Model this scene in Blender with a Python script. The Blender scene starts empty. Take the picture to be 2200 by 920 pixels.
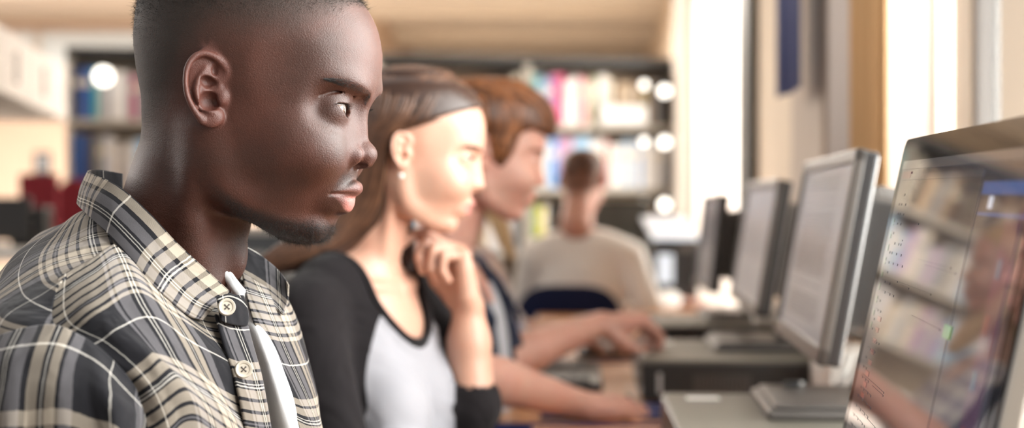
import bpy, bmesh, math, random
import numpy as np
from mathutils import Vector, Matrix
PI = math.pi
FPX = 50.0 / 36.0 * 2200.0
CZ = 1.15
HZ = 455.0
rng = np.random.default_rng(7)
random.seed(7)
COL = bpy.context.scene.collection

def at(px, py, d):
    return Vector(((px - 1100) / FPX * d, d, CZ + (HZ - py) / FPX * d))

# ------------------------------------------------------------------ objects
def link(o, parent=None):
    COL.objects.link(o)
    if parent is not None:
        o.parent = parent
    return o

def tag(o, label=None, cat=None, group=None, kind=None):
    if label: o['label'] = label
    if cat: o['category'] = cat
    if group: o['group'] = group
    if kind: o['kind'] = kind
    return o

def empty(name, loc=(0, 0, 0), rz=0.0):
    o = bpy.data.objects.new(name, None)
    o.empty_display_size = 0.05
    o.location = loc
    o.rotation_euler = (0, 0, rz)
    COL.objects.link(o)
    return o

def copy_tree(o, parent=None):
    c = o.copy()
    COL.objects.link(c)
    if parent is not None:
        c.parent = parent
        c.matrix_parent_inverse = o.matrix_parent_inverse.copy()
    for ch in list(o.children):
        copy_tree(ch, c)
    return c

def mesh_obj(name, verts, faces, mat=None, parent=None, smooth=True, uvs=None, cols=None, world=True):
    """verts in world coordinates; shifted into the parent's frame when it has one"""
    verts = np.asarray(verts, dtype=np.float64).reshape(-1, 3)
    if parent is not None and world:
        m = world_matrix(parent).inverted()
        M = np.array(m)
        verts = verts @ M[:3, :3].T + M[:3, 3]
    me = bpy.data.meshes.new(name)
    if isinstance(faces, np.ndarray):
        n, k = faces.shape
        me.vertices.add(len(verts)); me.vertices.foreach_set('co', verts.astype(np.float32).ravel())
        me.loops.add(n * k); me.loops.foreach_set('vertex_index', faces.astype(np.int32).ravel())
        me.polygons.add(n)
        me.polygons.foreach_set('loop_start', np.arange(0, n * k, k, dtype=np.int32))
        me.polygons.foreach_set('loop_total', np.full(n, k, dtype=np.int32))
        me.update(calc_edges=True)
    else:
        me.from_pydata([tuple(v) for v in verts], [], [tuple(f) for f in faces])
    me.validate()
    if smooth:
        me.polygons.foreach_set('use_smooth', np.ones(len(me.polygons), dtype=bool))
    if uvs is not None:
        l = np.empty(len(me.loops), dtype=np.int32); me.loops.foreach_get('vertex_index', l)
        uv = me.uv_layers.new(name='UVMap')
        uv.data.foreach_set('uv', np.asarray(uvs, dtype=np.float32)[l].ravel())
    if cols is not None:
        for nm, c in cols.items():
            c = np.asarray(c, dtype=np.float32)
            a = me.attributes.new(nm, 'FLOAT', 'POINT')
            a.data.foreach_set('value', c)
    if mat is not None:
        for m in (mat if isinstance(mat, (list, tuple)) else [mat]):
            me.materials.append(m)
    o = bpy.data.objects.new(name, me)
    COL.objects.link(o)
    if parent is not None:
        o.parent = parent
    return o

def world_matrix(o):
    m = o.matrix_basis.copy()
    p = o.parent
    while p is not None:
        m = p.matrix_basis @ m
        p = p.parent
    return m

class MB:
    """collects pieces, then links them as ONE mesh object"""
    def __init__(s):
        s.v = []; s.f = []; s.uv = []; s.mi = []
    def add(s, v, f, uv=None, mi=0):
        b = sum(len(a) for a in s.v)
        v = np.asarray(v, dtype=np.float64).reshape(-1, 3)
        s.v.append(v)
        s.uv.append(np.zeros((len(v), 2)) if uv is None else np.asarray(uv))
        for q in f:
            s.f.append(tuple(int(i) + b for i in q)); s.mi.append(mi)
        return s
    def box(s, lo, hi, mi=0, bev=0.0, M=None, seg=2):
        bm = bmesh.new()
        bmesh.ops.create_cube(bm, size=1.0)
        c = [(lo[i] + hi[i]) / 2 for i in range(3)]; d = [hi[i] - lo[i] for i in range(3)]
        for v in bm.verts:
            v.co = Vector([v.co[i] * d[i] + c[i] for i in range(3)])
        if bev > 0:
            bmesh.ops.bevel(bm, geom=list(bm.edges), offset=min(bev, 0.49 * min(d)), segments=seg, profile=0.5, affect='EDGES')
        if M is not None:
            bm.transform(M)
        bm.verts.ensure_lookup_table()
        s.add([v.co[:] for v in bm.verts], [[v.index for v in f.verts] for f in bm.faces], mi=mi)
        bm.free(); return s
    def tube(s, pts, r, n=10, mi=0, cap=True, flat=None):
        pts = np.asarray(pts, dtype=float)
        m = len(pts); r = np.broadcast_to(np.asarray(r, dtype=float), (m,))
        T = np.gradient(pts, axis=0); T /= np.linalg.norm(T, axis=1)[:, None] + 1e-12
        up = np.array([0, 0, 1.0])
        if abs(T[0] @ up) > 0.9: up = np.array([1.0, 0, 0])
        N = np.cross(up, T[0]); N /= np.linalg.norm(N)
        vs = []
        for i in range(m):
            N = N - (N @ T[i]) * T[i]; N /= np.linalg.norm(N) + 1e-12
            B = np.cross(T[i], N)
            for k in range(n):
                a = 2 * PI * k / n
                vs.append(pts[i] + r[i] * (math.cos(a) * N + math.sin(a) * B * (flat or 1)))
        fs = []
        for i in range(m - 1):
            for k in range(n):
                k2 = (k + 1) % n
                fs.append((i * n + k, i * n + k2, (i + 1) * n + k2, (i + 1) * n + k))
        if cap:
            fs.append(tuple(range(n - 1, -1, -1))); fs.append(tuple((m - 1) * n + k for k in range(n)))
        return s.add(vs, fs, mi=mi)
    def lathe(s, prof, n=32, M=None, mi=0):
        """prof: list of (radius, z)"""
        vs = []; fs = []
        for r, z in prof:
            for k in range(n):
                a = 2 * PI * k / n
                vs.append((r * math.cos(a), r * math.sin(a), z))
        for i in range(len(prof) - 1):
            for k in range(n):
                k2 = (k + 1) % n
                fs.append((i * n + k, i * n + k2, (i + 1) * n + k2, (i + 1) * n + k))
        fs.append(tuple(range(n - 1, -1, -1))); fs.append(tuple((len(prof) - 1) * n + k for k in range(n)))
        v = np.array(vs)
        if M is not None:
            A = np.array(M); v = v @ A[:3, :3].T + A[:3, 3]
        return s.add(v, fs, mi=mi)
    def prism(s, poly, M, depth, mi=0, bev=0.0):
        """poly: 2D outline in local x,z; extruded along local y by depth"""
        bm = bmesh.new()
        vs = [bm.verts.new((p[0], 0, p[1])) for p in poly]
        f = bm.faces.new(vs)
        r = bmesh.ops.extrude_face_region(bm, geom=[f])
        for g in r['geom']:
            if isinstance(g, bmesh.types.BMVert): g.co.y += depth
        bmesh.ops.recalc_face_normals(bm, faces=bm.faces)
        if bev > 0:
            ed = [e for e in bm.edges if abs(e.verts[0].co.y - e.verts[1].co.y) < 1e-9]
            bmesh.ops.bevel(bm, geom=ed, offset=bev, segments=2, profile=0.5, affect='EDGES')
        bm.transform(M)
        bm.verts.index_update()
        s.add([v.co[:] for v in bm.verts], [[v.index for v in f.verts] for f in bm.faces], mi=mi)
        bm.free(); return s
    def build(s, name, mat, parent=None, smooth=False, M=None, angle=None):
        v = np.concatenate(s.v)
        if M is not None:
            A = np.array(M); v = v @ A[:3, :3].T + A[:3, 3]
        o = mesh_obj(name, v, s.f, mat, parent, smooth, uvs=np.concatenate(s.uv))
        if max(s.mi) > 0:
            o.data.polygons.foreach_set('material_index', np.array(s.mi, dtype=np.int32))
        if angle:
            o.data.polygons.foreach_set('use_smooth', np.ones(len(o.data.polygons), dtype=bool))
            o.data.set_sharp_from_angle(angle=math.radians(angle))
        return o

# ------------------------------------------------------------------ splines
def crspline(pts, n):
    """Catmull-Rom through pts, n samples"""
    pts = np.asarray(pts, dtype=float)
    if pts.ndim == 1: pts = pts[:, None]
    m = len(pts)
    P = np.vstack([2 * pts[0] - pts[1], pts, 2 * pts[-1] - pts[-2]])
    t = np.linspace(0, m - 1, n); i = np.minimum(t.astype(int), m - 2); u = (t - i)[:, None]
    a, b, c, d = P[i], P[i + 1], P[i + 2], P[i + 3]
    return 0.5 * ((2 * b) + (c - a) * u + (2 * a - 5 * b + 4 * c - d) * u ** 2 + (3 * b - a - 3 * c + d) * u ** 3)

def pchip(x, xs, ys):
    """smooth monotone-ish interpolation of table ys over ascending xs"""
    xs = np.asarray(xs, float); ys = np.asarray(ys, float)
    h = np.diff(xs); dl = np.diff(ys) / h
    m = np.zeros(len(xs)); m[0] = dl[0]; m[-1] = dl[-1]
    for i in range(1, len(xs) - 1):
        if dl[i - 1] * dl[i] > 0:
            w1 = 2 * h[i] + h[i - 1]; w2 = h[i] + 2 * h[i - 1]
            m[i] = (w1 + w2) / (w1 / dl[i - 1] + w2 / dl[i])
    x = np.clip(x, xs[0], xs[-1])
    i = np.clip(np.searchsorted(xs, x) - 1, 0, len(xs) - 2)
    t = (x - xs[i]) / h[i]
    return ((2*t**3 - 3*t**2 + 1) * ys[i] + (t**3 - 2*t**2 + t) * h[i] * m[i]
            + (-2*t**3 + 3*t**2) * ys[i+1] + (t**3 - t**2) * h[i] * m[i+1])

# ------------------------------------------------------------------ signed distance modelling
def smin(a, b, k):
    h = np.maximum(k - np.abs(a - b), 0) / k
    return np.minimum(a, b) - h * h * k * 0.25
def smax(a, b, k):
    return -smin(-a, -b, k)
def ell(P, c, r, R=None):
    c = np.asarray(c, float); w = max(r)
    if w < 40: return near(P, c - w, c + w, lambda Q: ell_(Q, c, r, R))
    return ell_(P, c, r, R)
def ell_(P, c, r, R=None):
    q = P - np.asarray(c, float)
    if R is not None: q = q @ R
    r = np.asarray(r, float)
    k0 = np.sqrt(((q / r) ** 2).sum(1)); k1 = np.sqrt(((q / (r * r)) ** 2).sum(1)) + 1e-9
    return k0 * (k0 - 1) / k1
def cone(P, a, b, ra, rb):
    a = np.asarray(a, float); b = np.asarray(b, float)
    ba = b - a; q = P - a
    t = np.clip((q @ ba) / (ba @ ba), 0, 1)
    return np.linalg.norm(q - t[:, None] * ba, axis=1) - (ra + (rb - ra) * t)
def chain(P, pts, rs, k=None):
    d = None
    for i in range(len(pts) - 1):
        e = cone(P, pts[i], pts[i + 1], rs[i], rs[i + 1])
        d = e if d is None else (np.minimum(d, e) if not k else smin(d, e, k))
    return d
def tubef(P, pts, rs, n=14, k=None, m=None):
    p = crspline(pts, n)
    r = crspline(np.asarray(rs, float), n)[:, 0]
    return near(P, p.min(0) - r.max(), p.max(0) + r.max(), lambda Q: chain(Q, p, r, k), m)
MARGIN = [30.0]
def near(P, lo, hi, fn, m=None):
    """fn only where P is near the box lo..hi; the distance to that box elsewhere"""
    m = m or MARGIN[0]
    q = np.maximum(np.maximum(lo - P, P - hi), 0)
    b = np.sqrt((q * q).sum(1))
    out = b + 0.0
    k = b < m
    if k.any(): out[k] = fn(P[k])
    return out
def rbox(P, c, h, r, R=None):
    q = P - np.asarray(c, float)
    if R is not None: q = q @ R
    q = np.abs(q) - (np.asarray(h, float) - r)
    return np.linalg.norm(np.maximum(q, 0), axis=1) + np.minimum(q.max(1), 0) - r
def rot(axis, deg):
    """matrix R such that q @ R expresses q in a frame turned by deg about axis"""
    return np.array(Matrix.Rotation(math.radians(deg), 3, axis))
def tri(P, axis):
    Q = P.copy(); Q[:, axis] = np.abs(Q[:, axis]); return Q

TET = np.array([(1, 1, 1), (1, -1, -1), (-1, 1, -1), (-1, -1, 1)], float)
def grad(f, W, e):
    """value and gradient of f at W from four samples"""
    v = [f(W + d * e) for d in TET]
    return (v[0] + v[1] + v[2] + v[3]) / 4, sum(v[i][:, None] * TET[i] for i in range(4)) / (4 * e)

def iso(f, lo, hi, h, B=8, lip=1.6, proj=2, skip=None):
    """mesh of f = 0 in the box lo..hi with cell h (surface nets, sparse blocks)"""
    lo = np.asarray(lo, float); hi = np.asarray(hi, float)
    nb = np.maximum(np.ceil((hi - lo) / (h * B)).astype(int), 1)
    n = nb * B
    cc = np.stack(np.meshgrid(*[np.arange(k) for k in nb], indexing='ij'), -1).reshape(-1, 3)
    cen = lo + (cc + 0.5) * h * B
    fc = f(cen)
    act = np.abs(fc) < lip * h * B * 0.9
    if skip is not None:
        act &= ~((cen > np.array(skip[0]) + 1.2 * h * B) & (cen < np.array(skip[1]) - 1.2 * h * B)).all(1)
    V = np.repeat(np.repeat(np.repeat(fc.reshape(nb), B, 0), B, 1), B, 2)
    V = np.pad(V, ((0, 1),) * 3, mode='edge').astype(np.float32)
    g = np.arange(B + 1)
    off = np.stack(np.meshgrid(g, g, g, indexing='ij'), -1).reshape(-1, 3)
    ac = cc[act]
    for s in range(0, len(ac), 400):
        idx = (ac[s:s + 400, None, :] * B + off[None]).reshape(-1, 3)
        V[idx[:, 0], idx[:, 1], idx[:, 2]] = f(lo + idx * h)
    V[V == 0] = 1e-9
    S = V < 0
    s8 = sum(S[a:n[0] + a, b:n[1] + b, c:n[2] + c].astype(np.int8) for a in (0, 1) for b in (0, 1) for c in (0, 1))
    mix = (s8 > 0) & (s8 < 8)
    ci = np.argwhere(mix)
    idm = -np.ones(mix.shape, dtype=np.int64); idm[mix] = np.arange(len(ci))
    acc = np.zeros((len(ci), 3)); cnt = np.zeros(len(ci))
    cor = [(a, b, c) for a in (0, 1) for b in (0, 1) for c in (0, 1)]
    for p in range(8):
        for q in range(p + 1, 8):
            A = np.array(cor[p]); Bq = np.array(cor[q])
            if np.abs(A - Bq).sum() != 1: continue
            ia = ci + A; ib = ci + Bq
            va = V[ia[:, 0], ia[:, 1], ia[:, 2]]; vb = V[ib[:, 0], ib[:, 1], ib[:, 2]]
            m = (va < 0) != (vb < 0)
            t = np.where(m, va / np.where(m, va - vb, 1), 0)
            acc += (A + t[:, None] * (Bq - A)) * m[:, None]; cnt += m
    verts = lo + (ci + acc / np.maximum(cnt, 1)[:, None]) * h
    faces = []
    for ax in range(3):
        o1, o2 = [(1, 2), (2, 0), (0, 1)][ax]
        sl0 = [slice(1, -1)] * 3; sl1 = [slice(1, -1)] * 3
        sl0[ax] = slice(0, -1); sl1[ax] = slice(1, None)
        a = S[tuple(sl0)]; b = S[tuple(sl1)]
        e = np.argwhere(a != b)
        if len(e) == 0: continue
        fl = a[e[:, 0], e[:, 1], e[:, 2]]
        e = e + 1; e[:, ax] -= 1
        def g_(d1, d2):
            c = e.copy(); c[:, o1] -= d1; c[:, o2] -= d2
            return idm[c[:, 0], c[:, 1], c[:, 2]]
        q = np.stack([g_(1, 1), g_(0, 1), g_(0, 0), g_(1, 0)], 1)
        q[~fl] = q[~fl][:, ::-1]
        faces.append(q[(q >= 0).all(1)])
    faces = np.concatenate(faces)
    for _ in range(proj):
        e = h * 0.35
        f0, G = grad(f, verts, e)
        g2 = (G * G).sum(1)
        st = -(f0 / np.maximum(g2, 0.15))[:, None] * G
        L = np.linalg.norm(st, axis=1)[:, None]
        verts = verts + st * np.minimum(1, 0.6 * h / np.maximum(L, 1e-12))
    return verts, faces

def vnormals(v, f):
    n = np.zeros_like(v)
    fn = np.cross(v[f[:, 2]] - v[f[:, 0]], v[f[:, 3]] - v[f[:, 1]])
    for k in range(4): np.add.at(n, f[:, k], fn)
    return n / (np.linalg.norm(n, axis=1)[:, None] + 1e-12)

# ------------------------------------------------------------------ materials
def nt(name):
    m = bpy.data.materials.new(name); m.use_nodes = True
    t = m.node_tree; t.nodes.clear()
    out = t.nodes.new('ShaderNodeOutputMaterial')
    return m, t, out
class N:
    """tiny node helper"""
    def __init__(s, t): s.t = t
    def __call__(s, kind, ins=None, **props):
        n = s.t.nodes.new('ShaderNode' + kind)
        for k, v in props.items(): setattr(n, k, v)
        for k, v in (ins or {}).items():
            if isinstance(v, bpy.types.NodeSocket): s.t.links.new(v, n.inputs[k])
            elif isinstance(v, bpy.types.Node): s.t.links.new(v.outputs[0], n.inputs[k])
            else: n.inputs[k].default_value = v
        return n
    def math(s, op, a, b=0.0, c=0.0, clamp=False):
        n = s('Math', {0: a, 1: b, 2: c}, operation=op); n.use_clamp = clamp
        return n.outputs[0]
    def mix(s, fac, a, b, blend='MIX'):
        n = s.t.nodes.new('ShaderNodeMix'); n.data_type = 'RGBA'; n.blend_type = blend
        for k, v in ((0, fac), (6, a), (7, b)):
            if isinstance(v, bpy.types.NodeSocket): s.t.links.new(v, n.inputs[k])
            elif isinstance(v, bpy.types.Node): s.t.links.new(v.outputs[0], n.inputs[k])
            else: n.inputs[k].default_value = v if k == 0 or len(v) == 4 else (*v, 1)
        return n.outputs[2]
    def ramp(s, fac, stops, interp='LINEAR'):
        n = s.t.nodes.new('ShaderNodeValToRGB'); s.t.links.new(fac, n.inputs[0])
        cr = n.color_ramp; cr.interpolation = interp
        while len(cr.elements) < len(stops): cr.elements.new(0.5)
        for e, (p, c) in zip(cr.elements, stops):
            e.position = p; e.color = (*c, 1) if len(c) == 3 else c
        return n.outputs[0]
def srgb(r, g, b):
    f = lambda c: (c / 255 / 12.92) if c / 255 <= 0.04045 else ((c / 255 + 0.055) / 1.055) ** 2.4
    return (f(r), f(g), f(b), 1.0)
def C4(c): return (*c, 1.0) if len(c) == 3 else c
def simple(name, col, rough=0.5, metal=0.0, spec=0.5, bump=0.0, bscale=200.0, var=0.0, vscale=8.0, sheen=0.0, coat=0.0):
    m, t, out = nt(name); n = N(t)
    col = C4(col)
    b = n('BsdfPrincipled', {'Base Color': col, 'Roughness': rough, 'Metallic': metal, 'Specular IOR Level': spec, 'Sheen Weight': sheen, 'Coat Weight': coat})
    tc = n('TexCoord')
    if var > 0:
        nz = n('TexNoise', {'Vector': tc.outputs['Object'], 'Scale': vscale, 'Detail': 4.0})
        c2 = tuple(min(1, c * (1 + var)) for c in col[:3]); c1 = tuple(c * (1 - var) for c in col[:3])
        t.links.new(n.mix(nz.outputs['Fac'], c1, c2), b.inputs['Base Color'])
    if bump > 0:
        nz = n('TexNoise', {'Vector': tc.outputs['Object'], 'Scale': bscale, 'Detail': 3.0})
        bp = n('Bump', {'Height': nz.outputs['Fac'], 'Strength': bump, 'Distance': 0.002})
        t.links.new(bp.outputs[0], b.inputs['Normal'])
    t.links.new(b.outputs[0], out.inputs[0])
    return m
def emit(name, col, strength):
    m, t, out = nt(name); n = N(t)
    e = n('Emission', {'Color': C4(col), 'Strength': strength})
    t.links.new(e.outputs[0], out.inputs[0]); return m
# ------------------------------------------------------------------ heads (millimetres; F forward, L to the side, U up)
HT = np.array([  # U, front, back, half width, F of widest, exponent
    (124, 40, -78, 50, -20, 2.1),
    (110, 67, -98, 66, -20, 2.15),
    (95, 82, -104, 72, -20, 2.2),
    (84, 91.5, -105, 74, -20, 2.2),
    (63, 100.5, -105, 76, -18, 2.25),
    (46, 102.8, -104.5, 77, -16, 2.3),
    (22, 101, -103, 76, -14, 2.35),
    (10, 97, -102, 74.5, -12, 2.35),
    (-2, 89, -101, 73, -12, 2.3),
    (-16, 84, -97, 72, -12, 2.2),
    (-32, 82, -88, 70, -12, 2.15),
    (-48, 82, -72, 68, -12, 2.1),
    (-62, 77, -58, 64, -12, 2.05),
    (-76, 69, -46, 60, -10, 2.0),
    (-88, 61, -24, 52, -4, 2.0),
    (-98, 54, 6, 40, 14, 2.0),
    (-107, 46, 16, 27, 24, 2.0),
    (-112.5, 36, 22, 9, 28, 2.0)])[::-1]

def head_params(**k):
    d = dict(hol=11.0, lipmin=0.0, bridge=0.0, cheek=1.0, wid=1.0, nose_w=1.0, lip=1.0, beard=0, table=HT, lid=0.0, tip=(90.6, -38.8, 10.4), chin=1.0, brow=1.0)
    d.update(k); return d

EYE = (68.6, 32.0, -2.5)
def head_sdf(P0, p):
    P = P0.copy()
    P[:, 1] = np.abs(P[:, 1]) / p['wid']
    F, L, U = P[:, 0], P[:, 1], P[:, 2]
    T = p['table']
    fr, bk, hw, c, ex = [pchip(U, T[:, 0], T[:, i]) for i in range(1, 6)]
    dF = F - c
    a = np.where(dF > 0, fr - c, c - bk); a = np.maximum(a, 1)
    # the face narrows in front of the widest line
    rho = ((np.abs(dF) / a) ** ex + (L / hw) ** ex) ** (1 / ex)
    rr = np.sqrt(dF * dF + L * L) + 1e-6
    d = rr * (1 - 1 / np.maximum(rho, 0.02))
    d = np.where(rho < 0.25, -rr * 3 - 10, d) * 0.92
    top = U - T[-1, 0]; bot = T[0, 0] - U
    d = np.maximum(np.maximum(d, top), bot)
    d = smin(d, ell_(P, (-14, 0, 62), (90, 74, 73)), 22)
    # temples hollow, brow ridge, cheekbones
    d = smax(d, -ell(P, (62, 92, 22), (34, 18, 34)), 22)
    d = smin(d, ell(P, (77.5, 24, 13), (15, 24, 10), rot('Z', -14)), 18 * p['brow'])
    d = smin(d, ell(P, (44, 35, -32), (29, 25, 26), rot('Y', 15)), 26)
    d = smin(d, ell(P, (57, 33, -38), (18, 17, 17)), 18)
    # eye sockets
    d = smax(d, -ell(P, (94, 30, -4), (13, 17, 12.5)), 11)
    d = smax(d, -ell(P, (92, 16, -4), (9, 8, 12)), 9)
    d = smax(d, -ell(P, (86, 49.5, 1), (20, 13, 10.5)), 20)
    # eye lids
    lid = ell(P, EYE, (15.4, 15.5, 14.8))
    d = smin(d, lid, 9)
    # muzzle: the rounded mass under the nose and lips
    d = smin(d, ell(P, (60, 0, -72), (20.5, 26, 22)), 12)
    # nose
    nw = p['nose_w']; tx, tz, tr = p['tip']
    bg = p['bridge']
    br = tubef(P, [(84.5 + bg * .6, 0, 8), (84.8 + bg, 0, -4), (85.2 + bg * 1.1, 0, -16), (tx - 5.5 + bg * .6, 0, -28), (tx - 2, 0, tz + 1)], [8, 6.6, 7.2, 8.2, 8.8], 14)
    d = smin(d, br, 9)
    d = smin(d, tubef(P, [(76, 7, 6), (75, 9, -8), (76, 12, -22), (78, 14, -34)], [6, 7, 8, 8], 10), 12)
    Q = P / np.array([1, nw, 1])
    d = smin(d, ell(Q, (tx - 0.5, 0, tz), (tr, tr + 1.5, tr - 0.6)), 5)
    ala = ell(Q, (78.2, 15.4, -40.5), (14.2, 7.8, 9.6), rot('Y', -8))
    d = smin(d, ala, 3.2)
    d = smin(d, ell(Q, (88, 4, -46.5), (7, 3.4, 4)), 4)
    # nostril
    no = tubef(Q, [(91.5, 6.4, -48.2), (87, 7.8, -49.3), (81.8, 10.6, -49.2)], [1.6, 3.0, 2.0], 8)
    d = smax(d, -(no - 0.3), 2.0)
    # philtrum
    d = smax(d, -tubef(P, [(90.4, 0, -53), (92.6, 0, -61)], [1.6, 2.6], 4), 3.5)
    # lips
    lp = p['lip']
    e = np.clip(L / 26.0, 0, 1.15)
    def arc(m, cz, ce, k=2.0):   # middle point m, corner ce
        out = []
        for t in (0, .18, .4, .62, .82, 1.0):
            out.append((m[0] + (ce[0] - m[0]) * t ** k, ce[1] * t, m[1] + (ce[2] - m[1]) * t ** cz))
        return out
    CO = (66.0, 25.5, -71.0)
    up = tubef(P, arc((81.0, -67.0), 1.6, CO, 1.9), np.array([6.3, 6.6, 5.6, 4.3, 2.8, 1.2]) * lp, 14)
    lo = tubef(P, arc((72.6, -79.5), 2.0, (CO[0] - .5, CO[1], CO[2] - 1), 2.1), np.array([7.3, 7.2, 6.4, 4.9, 3.1, 1.2]) * lp, 14)
    lo = smin(lo, ell(P, (68.5, 0, -84.5), (8, 13, 5)), 5)
    d = smin(d, up, 2.4); 
    d = smax(d, -ell(P, (77, 0, -95.0), (12.0, 20, 5.6)), 7)          # groove over the chin
    d = smin(d, lo, 2.2)
    ml = tubef(P, [(88, 0, -74.2), (84.5, 8, -72.8), (78.5, 16, -72.4), (72.5, 22, -72.2), (67.2, 27, -72.6)], [0.5, 0.8, 0.8, 0.9, 0.7], 12)
    d = smax(d, -ml, 2.0)
    # chin and jaw
    d = smin(d, ell(P, (48, 6, -98.5), (12.5 * p['chin'], 17, 13.5)), 9)
    jaw = tubef(P, [(40, 14, -101), (14, 34, -90), (-10, 50, -69), (-18, 57, -50), (-20, 60, -20)], [10, 11, 12, 11, 9], 14)
    d = smin(d, jaw, 15)
    # eye opening and eyeball hollow
    LL = np.array([17.5, 21, 26, 31, 36, 40.5, 44.5, 48.])
    uu = pchip(L, LL, np.array([-5, -1.6, 1.6, 3.2, 3.9, 4.0, 3.6, 2.8]) - p['lid'])
    ul = pchip(L, LL, np.array([-5, -6.6, -8.2, -8.0, -5.6, -1.8, 2.6, 2.9]))
    op = smax(smax(ul - U, U - uu, 1.0), 57 - F, 1)
    op = np.maximum(op, np.abs(L - 31.5) - 14.2)
    d = smax(d, -op, 0.9)
    d = np.maximum(d, -(np.linalg.norm(P - np.array(EYE), axis=1) - p['hol']))
    # crease over the upper lid
    crs = tubef(P, [(85.5, 19, 4), (86, 25, 10.2), (82.5, 34, 12.2), (75, 43, 11.2), (65, 49.5, 8)], [0.4, 1.3, 1.4, 1.2, 0.4], 14)
    d = smax(d, -crs, 1.8)
    return d

def ear_mm(cx, cy):
    """crop coordinates of the ear in the photograph -> millimetres in the ear's own plane"""
    return ((cx - 460) * 0.0957 * 1.06, -(cy - 440) * 0.0957)
EAR_O = (-9.0, 72.0, 12.5)      # where the ear is rooted
def ear_sdf(P0, org=EAR_O, flare=24, tilt=0.0, sc=0.93, scx=0.9):
    Q = P0.copy(); Q[:, 1] = np.abs(Q[:, 1]); o = np.array(org)
    return near(Q, o - (48, 18, 42), o + (20, 34, 42), lambda R: ear_(R, org, flare, sc, scx), 14)
def ear_(P0, org, flare, sc, scx):
    P = P0.copy(); P[:, 1] = np.abs(P[:, 1])
    q = (P - np.array(org)) / sc
    q[:, 0] /= scx
    a = math.radians(flare)
    # e1: towards the front of the head inside the ear plane, e3: outwards
    e1 = np.array([math.cos(a), -math.sin(a), 0]); e3 = np.array([math.sin(a), math.cos(a), 0])
    X = q @ e1; Y = q @ e3; Z = q[:, 2]
    E = np.stack([X, Y, Z], 1)
    def pts(l, y):
        return [(*[ear_mm(cx, cy)[0]], yy, ear_mm(cx, cy)[1]) for (cx, cy), yy in zip(l, y if hasattr(y, '__len__') else [y] * len(l))]
    helix = pts([(380, 440), (420, 390), (500, 300), (450, 215), (370, 155), (275, 135), (195, 170), (140, 250), (120, 350), (125, 470), (155, 570), (205, 660), (262, 735)],
                [-1, 3.0, 5, 7, 8, 8.5, 9, 9.5, 9.5, 9, 8, 7, 6])
    d = tubef(E, helix, [1.6, 2.4, 3.6, 3.4, 3.1, 3.0, 3.0, 2.9, 2.8, 2.8, 2.8, 3.0, 3.4], 34)
    lobe = smin(ell(E, pts([(345, 720)], 4.5)[0], (9.5, 3.6, 8.0)), ell(E, pts([(400, 690)], 3)[0], (7, 3.8, 7)), 5)
    d = smin(d, lobe, 4)
    # the thin plate inside the rim
    plate = ell(E, pts([(300, 360)], 3.6)[0], (18.0, 3.4, 27.5), rot('Y', 6))
    d = smin(d, plate, 3.0)
    d = smin(d, ell(E, pts([(300, 430)], 0.0)[0], (18.5, 4.2, 28)), 2.0)
    anti = pts([(300, 270), (255, 340), (225, 400), (214, 470), (232, 545), (275, 605), (330, 640), (372, 655)], [6, 6.6, 7.2, 7.8, 8, 7.6, 7.2, 6.4])
    d = smin(d, tubef(E, anti, [2.0, 2.6, 2.6, 2.5, 2.4, 2.6, 3.0, 2.4], 18), 3.2)
    d = smin(d, tubef(E, pts([(235, 400), (300, 345), (380, 325)], [6.6, 6.2, 4.5]), [2.0, 2.4, 2.0], 8), 2.6)
    # root of the ear against the head
    root = rbox(E, (-7, -6.0, 3), (14, 7.0, 22), 5)
    d = smin(d, root, 5)
    # hollow of the ear
    con = smin(ell(E, pts([(335, 560)], 6.6)[0], (9.8, 8.2, 8.6)), ell(E, pts([(330, 400)], 7.2)[0], (9.0, 6.6, 5.4), rot('Y', 25)), 2)
    d = smax(d, -con, 2.0)
    d = smax(d, -ell(E, pts([(395, 560)], 0.5)[0], (4.2, 8, 4.6)), 1.6)
    scp = tubef(E, pts([(385, 250), (300, 190), (220, 215), (172, 300), (160, 400), (172, 500), (205, 580), (240, 620)], [8.5, 10, 10.8, 11.2, 11.2, 10.9, 10.2, 9.2]), [2.2, 2.0, 2.2, 2.5, 2.5, 2.2, 1.8, 1.0], 22)
    d = smax(d, -scp, 1.6)
    d = smax(d, -ell(E, pts([(385, 280)], 7)[0], (3.6, 5.2, 5.2)), 1.5)
    # tragus and crus
    d = smin(d, ell(E, pts([(458, 520)], 3.6)[0], (5.6, 3.8, 7.4), rot('Y', 8)), 3.0)
    d = smin(d, tubef(E, pts([(430, 425), (360, 440), (290, 460)], [3.6, 2.6, 1.4]), [2.4, 1.9, 1.2], 8), 2.0)
    return d * sc

def smooth(x, a, b):
    t = np.clip((x - a) / (b - a), 0, 1); return t * t * (3 - 2 * t)

def lip_mask(P, p):
    """vermilion of the lips, from head-local millimetres"""
    L = np.abs(P[:, 1]) / p['wid']; F = P[:, 0]; U = P[:, 2]
    Lk = [0, 4, 9, 15, 21, 26]
    top = pchip(L, Lk, [-63.0, -62.2, -63.6, -66.6, -69.6, -71.6])
    bot = pchip(L, Lk, [-87.0, -87.0, -86.0, -82.4, -77.6, -72.6])
    c = (top + bot) / 2; hh = np.maximum((top - bot) / 2, .1)
    tone = 0.20 + 0.80 * (1 - smooth(L, 7, 19)) * smooth(-U, 72.5, 75.5)
    return (1 - smooth(np.abs(U - c) - hh, -0.9, 0.9)) * smooth(F, 55, 60) * (1 - smooth(L, 24.5, 26.5)) * np.maximum(tone, p['lipmin'])

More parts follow.
